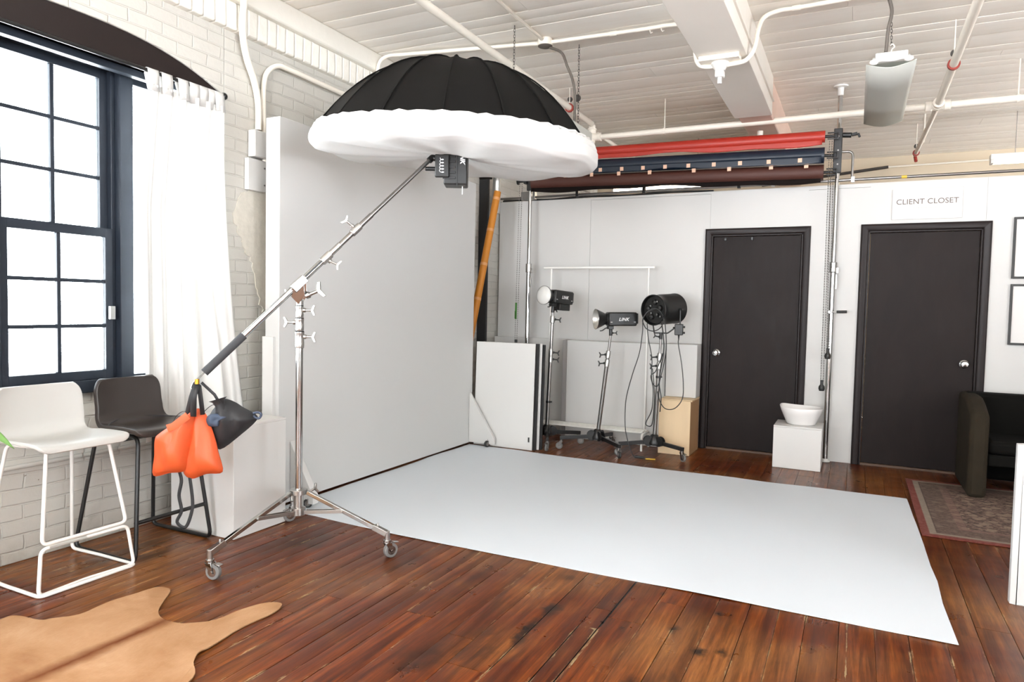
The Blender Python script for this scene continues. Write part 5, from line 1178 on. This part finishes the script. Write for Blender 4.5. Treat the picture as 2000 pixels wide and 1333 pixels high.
# suspended strip light hidden behind the umbrella: its chains and hook are in view
def links(m, p, q, w=.006, n=None):
    p, q = V(p), V(q); n = n or int((q - p).length / .020)
    for i in range(n):
        c = p.lerp(q, (i + .5) / n); h = (q - p).length / n * .62; s = V((w, 0, 0)) if i % 2 else V((0, w, 0)); u = (q - p).normalized() * h
        m.tube([c + u + s * .4, c + u * .6 + s, c - u * .6 + s, c - u + s * .4, c - u - s * .4, c - u * .6 - s, c + u * .6 - s, c + u - s * .4], .0016, 4, closed=True)
    return m
t = thing('fluorescent_light', 'suspended strip light hung on dark chains behind the umbrella', 'ceiling light', (-2.10, 4.7, 2.62)); L = t.location
build(MB(L).bb((-2.32, 4.25, 2.60), (-1.86, 5.1, 2.66)), 'housing', 'fixture', t, bevel=.004)
build(links(MB(L), (-2.235, 4.49, CEIL - .003), (-2.235, 4.49, 2.66)), 'hanging_chain', 'dark_iron', t)
build(links(MB(L), (-1.945, 5.0, CEIL - .003), (-1.93, 4.98, 2.66)), 'hanging_chain', 'dark_iron', t)
build(MB(L).lathe([(.018, 0), (.026, .0), (.026, .012), (.018, .012)], (-1.945, 4.985, 2.90), (0, 1, 0), 16), 'chain_ring', 'dark_iron', t)
# grey strip light above the right of the room
t = thing('fluorescent_light', 'grey strip light hanging from the ceiling right of the beam', 'ceiling light', (.135, 5.8, 2.90)); L = t.location
def trough(u, v): return V((-.005 + .28 * u, 5.03 + 1.53 * v, 2.905 - .035 * (1 - abs(2 * u - 1) ** 1.6)))
build(MB(L).grid(trough, 13, 4), 'reflector_panel', 'fixture', t, solid=.006, ang=60)
build(MB(L).bb((.03, 5.035, 2.915), (.24, 6.55, 2.945)), 'top_tray', 'fixture', t, bevel=.004)
m = MB(L).bb((.045, 4.985, 2.90), (.225, 5.028, 2.955)); ec = build(m, 'end_cap', 'white_plastic', t, bevel=.006)
m = MB(L)
for x in (.04, .23): m.ball((x, 5.0, 2.905), .02, 12, (1.4, 1, .9))
m.tube(spline([(.05, 4.983, 2.912), (.09, 4.978, 2.902), (.135, 4.977, 2.897), (.18, 4.978, 2.902), (.22, 4.983, 2.912)], 4), .006, 6); build(m, 'lamp_clip', 'white_plastic', t)
build(MB(L).tube(spline([(.135, 5.05, 2.948), (.135, 5.05, 2.985), (.15, 5.05, 3.0), (.14, 5.05, 3.02), (.125, 5.05, 3.012)], 5), .004, 6), 'hook', 'pipe_white', t)
build(links(MB(L), (.12, 5.05, CEIL - .003), (.133, 5.05, 3.01), .005), 'hanging_chain', 'dark_iron', t)
build(links(MB(L), (.12, 6.45, CEIL - .003), (.133, 6.45, 2.945), .005), 'hanging_chain', 'dark_iron', t)
build(MB(L).tube(spline([(.10, 4.98, CEIL - .003), (.125, 4.99, 3.2), (.11, 5.0, 3.1), (.105, 5.03, 3.0), (.10, 5.06, 2.946)], 6), .011, 8), 'flex_cable', 'cable', t)
# pull-chain lamp holder under the beam, sprinkler head on the old beam
t = thing('lamp_holder', 'white porcelain lamp holder on a board under the ceiling beam', 'lamp holder', (-.865, 4.78, 2.98)); L = t.location
build(MB(L).bb((-.99, 4.69, 2.9485), (-.735, 4.86, 2.9795)), 'mounting_board', 'pipe_white', t, bevel=.003)
build(MB(L).lathe([(.058, 0), (.058, -.012), (.045, -.028), (.036, -.04), (.034, -.05), (0, -.05)], (-.865, 4.775, 2.9485), n=28, caps=False), 'rose', 'white_plastic', t)
build(MB(L).bb((-.893, 4.747, 2.855), (-.837, 4.803, 2.899)), 'socket_block', 'white_plastic', t, bevel=.006)
build(MB(L).cyl((-.865, 4.775, 2.815), (-.865, 4.775, 2.856), .014, n=14), 'socket', 'white_plastic', t)
t = thing('fire_sprinkler', 'small white sprinkler fitting under the far end of the beam', 'sprinkler', (-.865, 6.9, 3.0)); L = t.location
build(MB(L).lathe([(.026, 0), (.026, -.035), (.02, -.04), (.02, -.06), (.012, -.062), (.012, -.08), (0, -.08)], (-.865, 6.9, 3.0), n=16, caps=False), 'fitting', 'pipe_white', t)
build(MB(L).lathe([(.02, 0), (.021, -.004), (0, -.006)], (-.865, 6.9, 2.92), n=16, caps=False), 'deflector', 'red_iron', t)
t = thing('wall_rail', 'pipe rail along the far wall, dark at its left end', 'pipe', (.5, 9.95, 3.15)); L = t.location
build(MB(L).cyl((-1.2, 9.96, 3.02), (.29, 9.96, 3.165), .018, n=12), 'dark_section', 'dark_iron', t); build(MB(L).cyl((.29, 9.96, 3.165), (3.5, 9.96, 3.2), .011, n=12), 'white_section', 'pipe_white', t)

# ------------------------------------------------------------------ armchair and framed board at the right edge
t = thing('armchair', 'dark olive velvet tub armchair on the patterned rug', 'armchair', (1.17, 6.32, .009)); L = t.location
def arm(x0, x1):
    o = [(5.965, .01), (5.965, .56), (5.972, .60), (5.995, .625), (6.05, .645), (6.18, .69), (6.28, .712), (6.38, .717), (6.66, .717), (6.66, .01)]
    return MB(L).prism([(x0, y, z + .001) for y, z in o], (x1 - x0, 0, 0))
build(arm(.775, .895), 'arm', 'velvet', t, bevel=.028); build(arm(1.445, 1.565), 'arm', 'velvet', t, bevel=.028)
build(MB(L).bb((.80, 6.50, .05), (1.54, 6.68, .722)), 'backrest', 'velvet_dark', t, bevel=.03)
build(MB(L).bb((.90, 6.01, .33), (1.44, 6.50, .425)), 'seat_cushion', 'velvet_dark', t, bevel=.03)
build(MB(L).bb((.90, 6.03, .24), (1.44, 6.50, .325)), 'seat_rail', 'velvet_dark', t, bevel=.012)
t = thing('framed_board', 'white framed board with a pale blue panel at the right edge', 'board', (1.1, 3.9, 0)); L = t.location
m = MB(L); m.bb((.689, 3.86, .001), (.715, 3.90, .742)); m.bb((1.47, 3.86, .001), (1.50, 3.90, .742)); m.bb((.715, 3.86, .702), (1.47, 3.90, .742)); m.bb((.715, 3.86, .001), (1.47, 3.90, .56)); build(m, 'frame', 'flat_paint', t, bevel=.002)
build(MB(L).bb((.716, 3.868, .561), (1.469, 3.88, .701)), 'panel', simple('pale_blue_panel', '#c9d4dc', .2), t)
for x in (1.46,): build(MB(L).bb((x - .02, 3.901, .001), (x + .02, 4.25, .03)), 'foot', 'white_lam', t, bevel=.003)

# ------------------------------------------------------------------ repeats of one kind share a group
GROUPS = {'bar_stool': 'bar stools by the window', 'foam_board': 'foam boards leaning past the flat', 'storage_panel': 'low white panels along the back wall',
          'light_stand': 'rolling light stands by the back wall', 'strobe_head': 'black strobe heads', 'backdrop_roll': 'backdrop rolls on the poles', 'autopole': 'chrome backdrop poles',
          'bead_chain': 'bead chains of the backdrop rolls', 'sprinkler_pipe': 'sprinkler pipes under the ceiling', 'picture_frame': 'thin black picture frames',
          'pedestal': 'white pedestals', 'fluorescent_light': 'suspended strip lights', 'junction_box': 'boxes on the brick wall', 'conduit': 'conduits on the brick wall'}
for o in bpy.data.objects:
    k = o.name.split('.')[0]
    if o.parent is None and 'label' in o.keys() and k in GROUPS: o['group'] = GROUPS[k]
